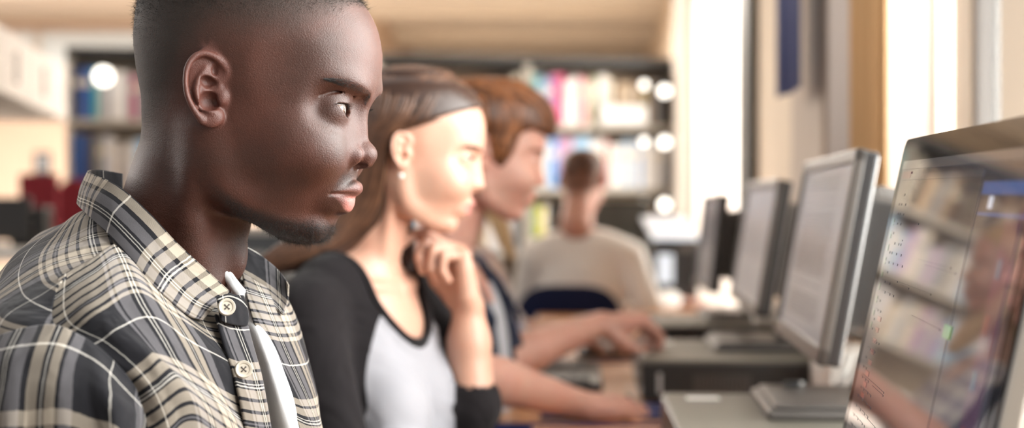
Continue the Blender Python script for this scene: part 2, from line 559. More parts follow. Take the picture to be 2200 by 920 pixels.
def beard_mask(P):
    L = np.abs(P[:, 1]); F = P[:, 0]; U = P[:, 2]
    edge = pchip(F, [-30, -12, 5, 22, 40, 60], [-52, -70, -82, -90, -94.5, -97])
    m = (1 - smooth(U - edge, -5, 5)) * smooth(F, -30, 0) * smooth(U, -128, -108)
    m = np.where(F > 62, m * 0.35, m)
    mo = smooth(F, 62, 68) * smooth(U, -69, -63) * (1 - smooth(U, -58, -53)) * smooth(L, 3, 11) * (1 - smooth(L, 24, 29))
    return np.clip(m + 0.55 * mo, 0, 1)

def scalp_mask(P, soft=16):
    """1 where short hair grows"""
    F = P[:, 0]; U = P[:, 2]; L = np.abs(P[:, 1])
    edge = pchip(F, [-130, -100, -70, -50, -40, -10, 10, 30, 60, 76, 84, 95], [-66, -58, -36, -4, 18, 38, 36, 40, 58, 70, 78, 84])
    sf = soft * np.interp(F, [40, 84], [1.0, .25])
    return smooth((U - edge) / sf, -.06, 1)
# ------------------------------------------------------------------ people helpers (absolute millimetres)
def PT(px, py, d):
    return np.array(at(px, py, d)) * 1000.0

class Frame:
    """origin in absolute mm, yaw psi (0 = facing +X, positive turns towards -Y), pitch (positive nods down)"""
    def __init__(s, org, psi, sc=1.0, pitch=0.0, roll=0.0):
        c, n = math.cos(math.radians(psi)), math.sin(math.radians(psi))
        f = np.array([c, -n, 0]); l = np.array([-n, -c, 0]); u = np.array([0, 0, 1.0])
        a = math.radians(pitch)
        f2 = f * math.cos(a) - u * math.sin(a); u2 = u * math.cos(a) + f * math.sin(a)
        b = math.radians(roll)
        l3 = l * math.cos(b) - u2 * math.sin(b); u3 = u2 * math.cos(b) + l * math.sin(b)
        s.o = np.asarray(org, float); s.B = np.stack([f2, l3, u3]); s.sc = sc
    def loc(s, P): return ((P - s.o) @ s.B.T) / s.sc
    def wor(s, Q): return (np.asarray(Q, float) * s.sc) @ s.B + s.o

HAND = {
    'f': [((86, 25, 2), (44, 26, 20), 9.3), ((90, 8, 4), (48, 29, 21), 9.3), ((86, -9, 3), (45, 27, 21), 8.8), ((79, -24, 0), (35, 21, 18), 7.9)]
}
def hand_pts(W, R, bends, spread=(6, 1, -4, -9), thumb=None, sc=1.0, side=1):
    """world polylines of fingers. W wrist, R rows = x (along fingers), y (thumb side), z (back of hand)"""
    out = []
    fl = lambda q: W + (np.array(q) * sc) @ R
    for i, (b, ln, r) in enumerate(HAND['f']):
        p = np.array(b, float); pts = [p]; ang = 0
        sp = math.radians(spread[i])
        for j in range(3):
            ang += math.radians(bends[i][j])
            d = np.array([math.cos(ang) * math.cos(sp), math.cos(ang) * math.sin(sp), -math.sin(ang)])
            pts.append(pts[-1] + d * ln[j])
        rr = np.array([r, r * .9, r * .82, r * .70]) * sc
        out.append(([fl(q) for q in pts], rr))
    th = thumb or [(20, 22, -8), (48, 44, -22), (74, 56, -34), (98, 60, -42)]
    out.append(([fl(q) for q in th], np.array([14.5, 12.0, 10.2, 8.2]) * sc))
    return out
def hand_sdf(P, W, R, bends, spread=(6, 1, -4, -9), thumb=None, sc=1.0):
    c = W + (np.array([80, 0, -10]) * sc) @ R
    return near(P, c - 135 * sc, c + 135 * sc, lambda Q: hand_(Q, W, R, bends, spread, thumb, sc))
def hand_(P, W, R, bends, spread, thumb, sc):
    fs = hand_pts(W, R, bends, spread, thumb, sc)
    d = None
    for i, (b, ln, r) in enumerate(HAND['f']):
        s0 = W + (np.array([4, (10, 4, -4, -10)[i], 0]) * sc) @ R
        e0 = W + (np.array(b) * sc + np.array([-3, 0, -2]) * sc) @ R
        m = cone(P, s0, e0, 17 * sc, 11.5 * sc)
        d = m if d is None else smin(d, m, 9 * sc)
    # heel of the thumb and of the little finger
    d = smin(d, cone(P, W + (np.array([18, 14, -10]) * sc) @ R, W + (np.array([52, 24, -12]) * sc) @ R, 16 * sc, 12 * sc), 10 * sc)
    d = smin(d, cone(P, W + (np.array([18, -16, -8]) * sc) @ R, W + (np.array([62, -22, -7]) * sc) @ R, 14 * sc, 11 * sc), 10 * sc)
    fing = None
    for pts, rr in fs[:4]:
        e = np.minimum(np.minimum(cone(P, pts[0], pts[1], rr[0], rr[1]), cone(P, pts[1], pts[2], rr[1] * 1.03, rr[2])), cone(P, pts[2], pts[3], rr[2] * 1.03, rr[3]))
        fing = e if fing is None else np.minimum(fing, e)
    d = smin(d, fing, 5 * sc)
    pts, rr = fs[4]
    e = np.minimum(np.minimum(cone(P, pts[0], pts[1], rr[0], rr[1]), cone(P, pts[1], pts[2], rr[1], rr[2] * 1.02)), cone(P, pts[2], pts[3], rr[2] * 1.05, rr[3]))
    return smin(d, e, 9 * sc)
def basis(x, zup):
    """rows: x, y = z cross x, z nearest to zup"""
    x = np.array(x, float); x /= np.linalg.norm(x)
    z = np.array(zup, float); z -= (z @ x) * x; z /= np.linalg.norm(z)
    return np.stack([x, np.cross(z, x), z])

def nails(fs, R, sc=1.0):
    out = []
    for pts, rr in fs:
        a, b = np.array(pts[-2]), np.array(pts[-1])
        x = (b - a) / np.linalg.norm(b - a)
        out.append((b - x * rr[-1] * .2, x, rr[-1]))
    return out

def torso_sdf(P, fr, sh=160, ch=(106, 158, 200), belly=(100, 150), female=False, drop=24, sr=50, neckbase=None, hip=True):
    """local mm: origin at the pit of the neck, U up"""
    Q = fr.loc(P); Q[:, 1] = np.abs(Q[:, 1])
    d = ell_(Q, (-8, 0, -165), ch)
    s = tubef(Q, [(-28, 20, -12), (-28, 80, -16), (-24, sh - 20, -drop - 14), (-20, sh, -drop - 34)], [38, 46, sr, sr - 3], 8, m=70)
    d = smin(d, s, 45)
    d = smin(d, ell_(Q, (0, 0, -330), (belly[0], belly[1], 190)), 50)
    if female:
        d = smin(d, ell_(Q, (72, 60, -205), (42, 50, 55)), 45)
    if hip:
        d = smin(d, ell_(Q, (-10, 0, -500), (110, 165, 110)), 60)
    return d * fr.sc

def eyes(parent, fr, look=(1.0, 0.0, -0.15), iris=(0.10, 0.045, 0.02), r=13.6, gap=1.0):
    """two eyeballs, one mesh object each, iris and pupil through the material"""
    mt = MAT['eye_' + ('dark' if iris[0] < 0.2 else 'light')]
    for sd in (1, -1):
        bm = bmesh.new()
        bmesh.ops.create_uvsphere(bm, u_segments=40, v_segments=28, radius=1.0)
        bm.verts.ensure_lookup_table()
        v = np.array([q.co[:] for q in bm.verts])
        ax = v[:, 2]
        rr = r + 0.4 * np.exp(-((1 - ax) / 0.07) ** 2)
        lk = np.array(look, float) * np.array([1, sd if False else 1, 1]); R = basis(lk, (0, 0, 1))
        loc = v[:, 2:3] * R[0] + v[:, 0:1] * R[1] + v[:, 1:2] * R[2]
        w = fr.wor(loc * rr[:, None] + np.array([EYE[0], EYE[1] * sd * gap, EYE[2]]))
        fs = [[q.index for q in fa.verts] for fa in bm.faces]
        o = mesh_obj('eye', w / 1000.0, fs, mt, parent, cols={'ax': ax})
        bm.free()

def strands(name, mat, roots, dirs, lens, rad, parent=None, droop=0.0, seg=3, curl=0.0, seed=1):
    """short tapering hairs as thin three-sided spikes, vectorised"""
    g = np.random.default_rng(seed)
    n = len(roots); side = np.cross(dirs, g.normal(size=(n, 3))); side /= np.linalg.norm(side, axis=1)[:, None] + 1e-9
    up = np.cross(dirs, side)
    V = []; 
    bend = g.normal(size=(n, 3)) * curl
    for i in range(seg + 1):
        t = i / seg
        c = roots + (dirs * t + bend * t * t + np.array([0, 0, -droop]) * t * t) * lens[:, None]
        r = rad * (1 - 0.85 * t)
        r = np.broadcast_to(np.asarray(r), (n,))[:, None]
        for k in range(3):
            a = 2 * PI * k / 3
            V.append(c + (side * math.cos(a) + up * math.sin(a)) * r)
    V = np.stack(V, 1).reshape(-1, 3)
    m = (seg + 1) * 3
    F = []
    for i in range(seg):
        for k in range(3):
            k2 = (k + 1) % 3
            F.append((i * 3 + k, i * 3 + k2, (i + 1) * 3 + k2, (i + 1) * 3 + k))
    F = (np.arange(n)[:, None, None] * m + np.array(F)[None]).reshape(-1, 4)
    return mesh_obj(name, V, F, mat, parent)

def patch(name, rows, mat, parent, uvo=(0, 0), rot_uv=0.0, n=(60, 60), thick=1.2, disp=None, conv=None, uvscale=(1, 1), D=None):
    """cloth panel: rows x columns of (px, py, mm behind the plane D) control points, Catmull-Rom both ways"""
    G = np.array(rows, float)
    conv = conv or (lambda q: at(q[0], q[1], D + q[2] / 1000.0))
    W = np.array([[tuple(conv(q)) for q in r] for r in G])
    m, k, _ = W.shape
    A = np.stack([crspline(W[:, j], n[0]) for j in range(k)], 1)          # n0 x k x 3
    S = np.stack([crspline(A[i], n[1]) for i in range(n[0])], 0)           # n0 x n1 x 3
    # arc-length uv in mm
    du = np.concatenate([np.zeros((n[0], 1)), np.cumsum(np.linalg.norm(np.diff(S, axis=1), axis=2), 1)], 1) * 1000
    dv = np.concatenate([np.zeros((1, n[1])), np.cumsum(np.linalg.norm(np.diff(S, axis=0), axis=2), 0)], 0) * 1000
    du = du.mean(0)[None].repeat(n[0], 0) * .5 + du * .5
    dv = dv.mean(1)[:, None].repeat(n[1], 1) * .5 + dv * .5
    if disp is not None:
        Tu = np.gradient(S, axis=1); Tv = np.gradient(S, axis=0)
        Nn = np.cross(Tu, Tv); Nn /= np.linalg.norm(Nn, axis=2)[:, :, None] + 1e-12
        uu, vv = np.meshgrid(np.linspace(0, 1, n[1]), np.linspace(0, 1, n[0]))
        sgn = np.sign((Nn * np.array([0, -1.0, 0])).sum(2).mean()) or 1
        S = S + Nn * sgn * disp(uu, vv)[:, :, None] / 1000.0
    uv = np.stack([du, dv], 2)
    a = math.radians(rot_uv); uv = uv @ np.array([[math.cos(a), math.sin(a)], [-math.sin(a), math.cos(a)]])
    uv = uv * np.array(uvscale) + np.array(uvo)
    idx = np.arange(n[0] * n[1]).reshape(n[0], n[1])
    F = np.stack([idx[:-1, :-1], idx[1:, :-1], idx[1:, 1:], idx[:-1, 1:]], -1).reshape(-1, 4)
    o = mesh_obj(name, S.reshape(-1, 3), F, mat, parent, uvs=uv.reshape(-1, 2))
    if thick:
        md = o.modifiers.new('cloth thickness', 'SOLIDIFY'); md.thickness = thick / 1000; md.offset = 0
    return o

def sdf_part(name, f, lo, hi, h, mat, parent, cols=None, B=8):
    v, fc = iso(f, lo, hi, h, B=B)
    c = cols(v) if cols else None
    return mesh_obj(name, v / 1000.0, fc, mat, parent, cols=c)

def two_res_body(name, f, box_hi, h_hi, box_all, h_lo, mat, parent, cols=None):
    """one mesh: the head and neck finely, the rest coarser, cut at a plane hidden by clothing"""
    v1, f1 = iso(f, box_hi[0], box_hi[1], h_hi)
    v2, f2 = iso(f, box_all[0], box_all[1], h_lo, proj=1, skip=box_hi)
    keep = ((v2 < np.array(box_hi[0]) + h_lo * .9) | (v2 > np.array(box_hi[1]) - h_lo * .9)).any(1)
    fk = keep[f2].any(1)
    f2 = f2[fk]
    used = np.unique(f2); mp = -np.ones(len(v2), dtype=np.int64); mp[used] = np.arange(len(used))
    v = np.concatenate([v1, v2[used]]); fa = np.concatenate([f1, mp[f2] + len(v1)])
    c = cols(v) if cols else None
    return mesh_obj(name, v / 1000.0, fa, mat, parent, cols=c), v1, f1

def seam_loop(fa, fb, start, n_it=14):
    """moves a loop of points onto the curve where both surfaces are zero"""
    W = np.array(start, float)
    for _ in range(n_it):
        W = project(fb, project(fa, W, 0, it=1), 0, it=1)
    for _ in range(4):
        W = (np.roll(W, 1, 0) + 2 * W + np.roll(W, -1, 0)) / 4
    return W
MAT = {}
def skin_mat(name, base, red, lip, hair=None, beard=None, rough=0.42, pore=0.35, sss=0.08, spec=0.5, mott=0.5, pore_scale=1150.0, sssr=(1, .35, .2)):
    m, t, out = nt(name); n = N(t)
    tc = n('TexCoord').outputs['Object']
    n1 = n('TexNoise', {'Vector': tc, 'Scale': 22.0, 'Detail': 5.0, 'Roughness': 0.6}).outputs['Fac']
    n2 = n('TexNoise', {'Vector': tc, 'Scale': 260.0, 'Detail': 3.0}).outputs['Fac']
    f1 = n.math('MULTIPLY', n.ramp(n1, [(0.35, (0, 0, 0)), (0.68, (1, 1, 1))]), mott)
    c = n.mix(f1, C4(base), C4(red))
    c = n.mix(n.math('MULTIPLY', n2, 0.22), c, tuple(v * 0.55 for v in base[:3]))
    la = n('Attribute', attribute_name='lip').outputs['Fac']
    l2 = n.mix(n.math('MULTIPLY', n2, 0.3), C4(lip), tuple(min(1, v * 1.5) for v in lip[:3]))
    if hair is not None:
        ha = n('Attribute', attribute_name='hair').outputs['Fac']
        hn = n('TexNoise', {'Vector': tc, 'Scale': 900.0, 'Detail': 2.0}).outputs['Fac']
        hf = n.math('MULTIPLY', ha, n.math('ADD', n.math('MULTIPLY', hn, 0.9), 0.42), clamp=True)
        c = n.mix(hf, c, C4(hair))
    if beard is not None:
        ba = n('Attribute', attribute_name='beard').outputs['Fac']
        bn = n.ramp(n('TexNoise', {'Vector': tc, 'Scale': 700.0, 'Detail': 2.0}).outputs['Fac'], [(0.35, (0, 0, 0)), (0.6, (1, 1, 1))])
        c = n.mix(n.math('MULTIPLY', ba, n.math('ADD', n.math('MULTIPLY', bn, 0.45), 0.5)), c, C4(beard))
    c = n.mix(la, c, l2)
    b = n('BsdfPrincipled', {'Base Color': c, 'Specular IOR Level': spec, 'Subsurface Weight': sss, 'Subsurface Radius': sssr, 'Subsurface Scale': 0.006})
    rg = n.math('ADD', rough - 0.06, n.math('MULTIPLY', n1, 0.14))
    if hair is not None:
        rg = n.math('ADD', rg, n.math('MULTIPLY', ha, 0.25))
    rg = n.math('SUBTRACT', rg, n.math('MULTIPLY', la, 0.05))
    t.links.new(rg, b.inputs['Roughness'])
    vo = n('TexVoronoi', {'Vector': tc, 'Scale': pore_scale}).outputs['Distance']
    nf = n('TexNoise', {'Vector': tc, 'Scale': pore_scale * .55, 'Detail': 4.0, 'Roughness': 0.7}).outputs['Fac']
    h = n.math('ADD', n.math('MULTIPLY', vo, -0.35), nf)
    bp = n('Bump', {'Height': h, 'Strength': pore, 'Distance': 0.0006})
    t.links.new(bp.outputs[0], b.inputs['Normal'])
    t.links.new(b.outputs[0], out.inputs[0])
    return m
MAT['skin_deep'] = skin_mat('deep brown skin', (0.060, 0.020, 0.0115), (0.130, 0.034, 0.018), (0.42, 0.16, 0.135), hair=(0.024, 0.016, 0.011), beard=(0.008, 0.006, 0.006), rough=0.47, pore=0.6, spec=0.55, sss=0.06)
MAT['skin_fair'] = skin_mat('fair skin', (0.58, 0.34, 0.245), (0.60, 0.29, 0.20), (0.56, 0.22, 0.19), rough=0.42, pore=0.12, sss=0.15)
MAT['skin_pink'] = skin_mat('rosy skin', (0.60, 0.34, 0.26), (0.62, 0.24, 0.18), (0.58, 0.24, 0.20), hair=(0.10, 0.035, 0.012), rough=0.45, pore=0.12, sss=0.15)

def eye_mat(name, iris, white=(0.32, 0.27, 0.24)):
    m, t, out = nt(name); n = N(t)
    a = n('Attribute', attribute_name='ax').outputs['Fac']
    tc = n('TexCoord').outputs['Object']
    nz = n('TexNoise', {'Vector': tc, 'Scale': 900.0, 'Detail': 3.0}).outputs['Fac']
    c = n.ramp(n.math('ADD', a, n.math('MULTIPLY', n.math('SUBTRACT', nz, 0.5), 0.02)),
               [(0.0, white), (0.825, white), (0.85, tuple(v * 0.25 for v in iris)), (0.885, iris), (0.955, tuple(min(1, v * 1.7) for v in iris)), (0.968, (0.003, 0.003, 0.003))])
    b = n('BsdfPrincipled', {'Base Color': c, 'Roughness': 0.18, 'Coat Weight': 1.0, 'Coat Roughness': 0.02})
    t.links.new(b.outputs[0], out.inputs[0]); return m
MAT['eye_dark'] = eye_mat('brown eye', (0.16, 0.055, 0.02))
MAT['eye_light'] = eye_mat('grey eye', (0.25, 0.24, 0.2), (0.8, 0.76, 0.72))

def hair_mat(name, dark, light, rough=0.38, scale=60.0):
    m, t, out = nt(name); n = N(t)
    tc = n('TexCoord').outputs['Object']
    nz = n('TexNoise', {'Vector': tc, 'Scale': scale, 'Detail': 5.0}).outputs['Fac']
    at_ = n('Attribute', attribute_name='shade').outputs['Fac']
    c = n.mix(n.ramp(n.math('ADD', n.math('MULTIPLY', nz, 0.6), n.math('MULTIPLY', at_, 0.5)), [(0.25, (0, 0, 0)), (0.8, (1, 1, 1))]), C4(dark), C4(light))
    b = n('BsdfPrincipled', {'Base Color': c, 'Roughness': rough, 'Specular IOR Level': 0.5, 'Anisotropic': 0.6})
    t.links.new(b.outputs[0], out.inputs[0]); return m
MAT['hair_black'] = hair_mat('black hair', (0.010, 0.008, 0.007), (0.035, 0.024, 0.018), 0.5)
MAT['hair_brown'] = hair_mat('brown hair', (0.040, 0.018, 0.011), (0.150, 0.070, 0.038), 0.36)
MAT['hair_auburn'] = hair_mat('auburn hair', (0.045, 0.015, 0.006), (0.34, 0.125, 0.042), 0.42)
MAT['hair_blond'] = hair_mat('blond hair', (0.42, 0.25, 0.11), (0.72, 0.50, 0.28), 0.42)

def plaid(name, soft=1.0):
    """tartan flannel: two stripe sequences woven together, uv in millimetres"""
    m, t, out = nt(name); n = N(t)
    uv = n('TexCoord').outputs['UV']
    wob = n('TexNoise', {'Vector': uv, 'Scale': 0.25, 'Detail': 2.0}).outputs['Color']
    uvw = n('VectorMath', {0: uv, 1: n('VectorMath', {0: wob, 1: (0.5, 0.5, 0.5)}, operation='SCALE').outputs[0]}, operation='ADD').outputs[0]
    sep = n('SeparateXYZ', {0: uvw})
    K = (0.007, 0.007, 0.010); G = (0.17, 0.16, 0.17); T_ = (0.44, 0.375, 0.30); W = (0.70, 0.66, 0.60)
    def seq(items):
        out_ = []; x = 0
        for w, c in items: out_.append((x, c)); x += w
        return out_, x
    warp = [(24, K), (1.2, W), (30, K), (3, G), (2, K), (9, G), (3, K), (1, W), (2.4, K), (1, W), (3, K), (10, G), (4.5, K), (9, T_), (2.5, K), (1.0, W), (2, K), (7, T_), (2.5, K), (8, G), (3, K)]
    weft = [(18, K), (1.1, W), (30, K), (6, T_), (2.4, K), (7, T_), (3, K), (1, W), (1.6, K), (1, W), (1.6, K), (7, T_), (2.6, K), (7, T_), (3, K), (6, T_), (2, K), (1.2, G), (2, K), (6, T_), (3, K), (4, T_), (2.4, K)]
    def band(sock, items):
        st, tot = seq(items)
        fr = n.math('FRACT', n.math('DIVIDE', sock, tot))
        return n.ramp(fr, [(p / tot, c) for p, c in st], 'CONSTANT')
    a = band(sep.outputs[0], warp); b_ = band(sep.outputs[1], weft)
    # twill: which yarn lies on top
    tw = n.math('SINE', n.math('MULTIPLY', n.math('ADD', sep.outputs[0], sep.outputs[1]), 2 * PI / 0.95))
    f = n.math('ADD', 0.5, n.math('MULTIPLY', tw, 0.22))
    c = n.mix(f, a, b_)
    fz = n('TexNoise', {'Vector': uv, 'Scale': 2.2, 'Detail': 4.0}).outputs['Fac']
    c = n.mix(n.math('MULTIPLY', fz, 0.07), c, (0.16, 0.15, 0.15))
    b = n('BsdfPrincipled', {'Base Color': c, 'Roughness': 0.88, 'Sheen Weight': 0.08, 'Sheen Roughness': 0.5, 'Specular IOR Level': 0.15})
    h = n.math('ADD', n.math('MULTIPLY', tw, 0.10), n.math('MULTIPLY', fz, 0.5))
    wr = n('TexNoise', {'Vector': uv, 'Scale': 0.03, 'Detail': 2.0, 'Distortion': 0.6}).outputs['Fac']
    bp = n('Bump', {'Height': h, 'Strength': 0.35, 'Distance': 0.0006})
    bp2 = n('Bump', {'Height': wr, 'Strength': 0.5, 'Distance': 0.012, 'Normal': bp.outputs[0]})
    t.links.new(bp2.outputs[0], b.inputs['Normal'])
    t.links.new(b.outputs[0], out.inputs[0]); return m
MAT['plaid'] = plaid('black and cream plaid flannel')

def cloth(name, col, rough=0.9, bscale=900, wr=0.5, alt=None, heather=0.0, wscale=9.0):
    m, t, out = nt(name); n = N(t)
    tc = n('TexCoord').outputs['Object']
    c = C4(col)
    if alt is not None:
        a = n('Attribute', attribute_name='alt').outputs['Fac']
        c = n.mix(n.ramp(a, [(0.47, (0, 0, 0)), (0.53, (1, 1, 1))]), C4(col), C4(alt))
    if heather:
        hz_ = n('TexNoise', {'Vector': tc, 'Scale': 420.0, 'Detail': 3.0}).outputs['Fac']
        c = n.mix(n.math('MULTIPLY', hz_, heather), c, tuple(v * 0.4 for v in col[:3]))
    b = n('BsdfPrincipled', {'Base Color': c, 'Roughness': rough, 'Sheen Weight': 0.05, 'Specular IOR Level': 0.15})
    nz = n('TexNoise', {'Vector': tc, 'Scale': float(bscale), 'Detail': 2.0}).outputs['Fac']
    w = n('TexNoise', {'Vector': tc, 'Scale': wscale, 'Detail': 2.5, 'Distortion': 1.2}).outputs['Fac']
    bp = n('Bump', {'Height': nz, 'Strength': 0.25, 'Distance': 0.0005})
    bp2 = n('Bump', {'Height': w, 'Strength': wr, 'Distance': 0.03, 'Normal': bp.outputs[0]})
    t.links.new(bp2.outputs[0], b.inputs['Normal'])
    t.links.new(b.outputs[0], out.inputs[0]); return m
MAT['white_tee'] = cloth('white jersey', (0.90, 0.90, 0.91), wr=0.25)
MAT['raglan'] = cloth('black and heather grey jersey', (0.011, 0.009, 0.010), alt=(0.32, 0.315, 0.34), wr=0.45)
MAT['black_jersey'] = cloth('black jersey', (0.014, 0.012, 0.013), wr=0.2)
MAT['navy'] = cloth('navy cotton', (0.022, 0.028, 0.050), wr=0.5)
MAT['grey_tee'] = cloth('pale grey jersey', (0.50, 0.52, 0.56), wr=0.3)
MAT['sweater'] = cloth('off white knit', (0.84, 0.80, 0.76), wr=0.5, bscale=500)
MAT['scarf'] = cloth('pale printed cotton', (0.72, 0.66, 0.62), wr=0.6)
MAT['jeans'] = cloth('dark denim', (0.03, 0.045, 0.09), wr=0.4)
MAT['button'] = simple('bone button', (0.62, 0.55, 0.45), 0.35, bump=0.1, bscale=300, coat=0.3)
MAT['thread'] = simple('dark thread', (0.12, 0.10, 0.09), 0.8)
# ------------------------------------------------------------------ the man in the plaid shirt
D1 = 0.4e-3 * FPX
def build_man():
    root = empty('person', at(430, 237, D1) * 1.0)
    root.location.z = 0.0
    tag(root, 'young man with short fade haircut in black and cream plaid shirt, nearest to the camera', 'person')
    hf = Frame(PT(565, 237, D1), 9)
    prm = head_params(lid=1.9, hol=13.2)
    tf = Frame(PT(455, 590, D1) + np.array([0, 25, -15]), 24)
    SK = [(-62, 0, 12), (-70, 0, -60)]
    nk = [(-42, 0, 0), (-58, 0, -50), (-73, 0, -100), (-90, 0, -150), (-104, 0, -185)]
    scm = [(-34, 60, -22), (-40, 56, -60), (-46, 44, -110), (-50, 22, -165)]
    def f(W):
        P = hf.loc(W)
        d = head_sdf(P, prm)
        d = smin(d, ear_sdf(P), 3)
        n_ = tubef(P, nk, [51, 54.5, 57, 60, 64], 12)
        d = smin(d, n_, 15)
        Ps = P.copy(); Ps[:, 1] = np.abs(Ps[:, 1])
        d = smin(d, tubef(Ps, scm, [4, 6, 8, 7], 8), 24)
        d = smin(d, ell(P, (-26, 0, -128), (9, 9, 14)), 16)      # Adam's apple
        T = tf.loc(W)
        b = torso_sdf(W, tf, sh=118, ch=(80, 118, 190), belly=(80, 112), sr=34) + 14
        return smin(d, b, 22)
    lo = hf.wor(np.array([(0, 0, 0)]))[0] + np.array([-140, -112, -190]); hi = lo + np.array([262, 224, 332])
    def cols(v):
        P = hf.loc(v)
        E_ = ear_sdf(P) 
        red = 0.13 * (1 - smooth(E_, 0.5, 4)) + .10 * (1 - smooth(np.linalg.norm((P - np.array([84, 0, -40])) / np.array([16, 26, 12]), axis=1), .6, 1.3))
        return {'lip': lip_mask(P, prm) + red, 'beard': beard_mask(P) * (P[:, 2] > -130), 'hair': scalp_mask(P, 58)}
    alo = tf.o + np.array([-260, -260, -560]); ahi = hf.o + np.array([150, 260, 150])
    body, v1, f1 = two_res_body('body', f, (lo, hi), 1.25 if not FASTGEO else 2.0, (alo, ahi), 8.0, MAT['skin_deep'], root, cols)
    eyes(root, hf, look=(1.0, 0.80, -0.32), r=13.55)
    # short hair: spikes that lengthen towards the crown
    P = hf.loc(v1); nrm = vnormals(v1, f1); nl = nrm @ hf.B.T
    sm = scalp_mask(P, 58)
    g = np.random.default_rng(3)
    top = smooth(P[:, 2], 40, 105)
    pr = sm * (0.25 + 0.75 * top)
    near_side = (P[:, 1] > -60)
    earfree = ~((np.abs(P[:, 1]) > 74) & (P[:, 0] > -52) & (P[:, 0] < 8) & (P[:, 2] < 54) & (P[:, 2] > -20))
    idx = np.where((sm > 0.05) & earfree)[0]
    pick = g.choice(idx, size=26000, p=pr[idx] / pr[idx].sum())
    dirs = nl[pick] + g.normal(size=(len(pick), 3)) * 0.45 + np.array([0.15, 0, -0.25])
    dirs /= np.linalg.norm(dirs, axis=1)[:, None]
    ln = (0.7 + 3.6 * top[pick] ** 1.5) * (0.6 + 0.8 * g.random(len(pick)))
    rt = v1[pick] + g.normal(size=(len(pick), 3)) * 0.7
    rt = rt - nrm[pick] * 0.6
    strands('hair', MAT['hair_black'], rt / 1000, dirs @ hf.B, ln / 1000, 0.13e-3, root, curl=0.5, seed=4)
    # stubble on chin and jaw
    bmk = beard_mask(P) * (P[:, 2] > -128)
    idx = np.where(bmk > 0.08)[0]
    pick = g.choice(idx, size=7500, p=bmk[idx] ** 1.3 / (bmk[idx] ** 1.3).sum())
    dirs = nl[pick] * 0.6 + g.normal(size=(len(pick), 3)) * 0.5 + np.array([0.35, 0, -0.7]); dirs /= np.linalg.norm(dirs, axis=1)[:, None]
    chin = smooth(P[pick][:, 0], 0, 35) * smooth(-P[pick][:, 2], 88, 100)
    strands('beard', MAT['hair_black'], (v1[pick] + g.normal(size=(len(pick), 3)) * 0.5) / 1000, dirs @ hf.B, (0.9 + 2.2 * chin) * (0.5 + g.random(len(pick))) / 1000, 0.085e-3, root, curl=0.8, seed=5)
    # eyebrows: points on the skin found by marching down the SDF
    def onskin(Q, off=0.0):
        W = hf.wor(Q)
        for _ in range(5):
            f0, G = grad(f, W, 0.4); f0 = f0 - off
            W = W - (f0 / np.maximum((G * G).sum(1), .2))[:, None] * G
        G /= np.linalg.norm(G, axis=1)[:, None]
        return W, G
    for sd in (1, -1):
        cl = crspline([(97, 9, 3), (95.5, 15, 7), (91, 25, 12.5), (84, 37, 17.5), (75, 47, 20.5), (68, 53, 21.5)], 60)
        wd = np.interp(np.linspace(0, 1, 60), [0, .15, .5, .8, 1], [4.6, 5.8, 4.8, 2.8, .9])
        m = 950
        k = g.integers(0, 60, m); t = g.uniform(-1, 1, m)
        tan = np.gradient(cl, axis=0); tan /= np.linalg.norm(tan, axis=1)[:, None]
        Q = cl[k] + np.stack([np.zeros(m), np.zeros(m), t * wd[k]], 1) + tan[k] * g.normal(size=(m, 1)) * .6
        Q[:, 0] += 3.5; Q[:, 1] *= sd; tn = tan[k].copy(); tn[:, 1] *= sd
        W, G = onskin(Q, 0.0)
        dr = tn @ hf.B * 0.9 + G * 0.32 + np.array([0, 0, 1.0]) * (0.55 - 0.5 * k / 60 - 0.35 * t)[:, None] + g.normal(size=(m, 3)) * 0.16
        dr /= np.linalg.norm(dr, axis=1)[:, None]
        strands('eyebrow', MAT['hair_black'], W / 1000, dr, (5.0 - 1.5 * k / 60) * (0.6 + .5 * g.random(m)) / 1000, 0.10e-3, root, curl=0.15, seed=6 + sd)
        # lashes
        for up_ in (1, 0):
            m = 90 if up_ else 55
            Lk = np.linspace(22, 44, m)
            LL = [18, 21, 26, 31, 36, 40, 43.5, 47.]
            U = (pchip(Lk, LL, np.array([-5, -1.6, 1.6, 3.2, 3.9, 4.0, 3.6, 2.8])) - prm['lid'] - 0.2) if up_ else (pchip(Lk, LL, [-5, -6.6, -8.2, -8.0, -5.6, -1.8, 2.6, 2.9]) - .3)
            dl = Lk - EYE[1]; du = U - EYE[2]
            Fv = EYE[0] + np.sqrt(np.maximum(14.9 ** 2 - dl ** 2 - du ** 2, 2))
            Q = np.stack([Fv, Lk * sd, U], 1)
            rad = np.stack([Fv - EYE[0], dl * sd, du * 0], 1); rad /= np.linalg.norm(rad, axis=1)[:, None]
            dr = rad + np.array([0, 0, -0.25 if up_ else -0.5]) + g.normal(size=(m, 3)) * .12
            dr /= np.linalg.norm(dr, axis=1)[:, None]
            strands('eyelash', MAT['hair_black'], hf.wor(Q) / 1000, dr @ hf.B, np.full(m, 6.5 if up_ else 2.6) * (0.7 + .4 * g.random(m)) / 1000, 0.11e-3, root, droop=-0.35 if up_ else 0, seg=4, seed=9)

    # ---- clothes
    shirt = empty('plaid_shirt', (0, 0, 0)); shirt.parent = root
    pl = MAT['plaid']
    def disp_front(u, v):
        n_ = 2.6 * np.sin((u * 1.3 - v * 2.2) * 6.0 + 0.6) * np.exp(-((u - .45) / .35) ** 2)
        n_ += 1.6 * np.sin((u * 2.6 - v * 1.2) * 9.0) * np.exp(-((v - .45) / .3) ** 2)
        return n_
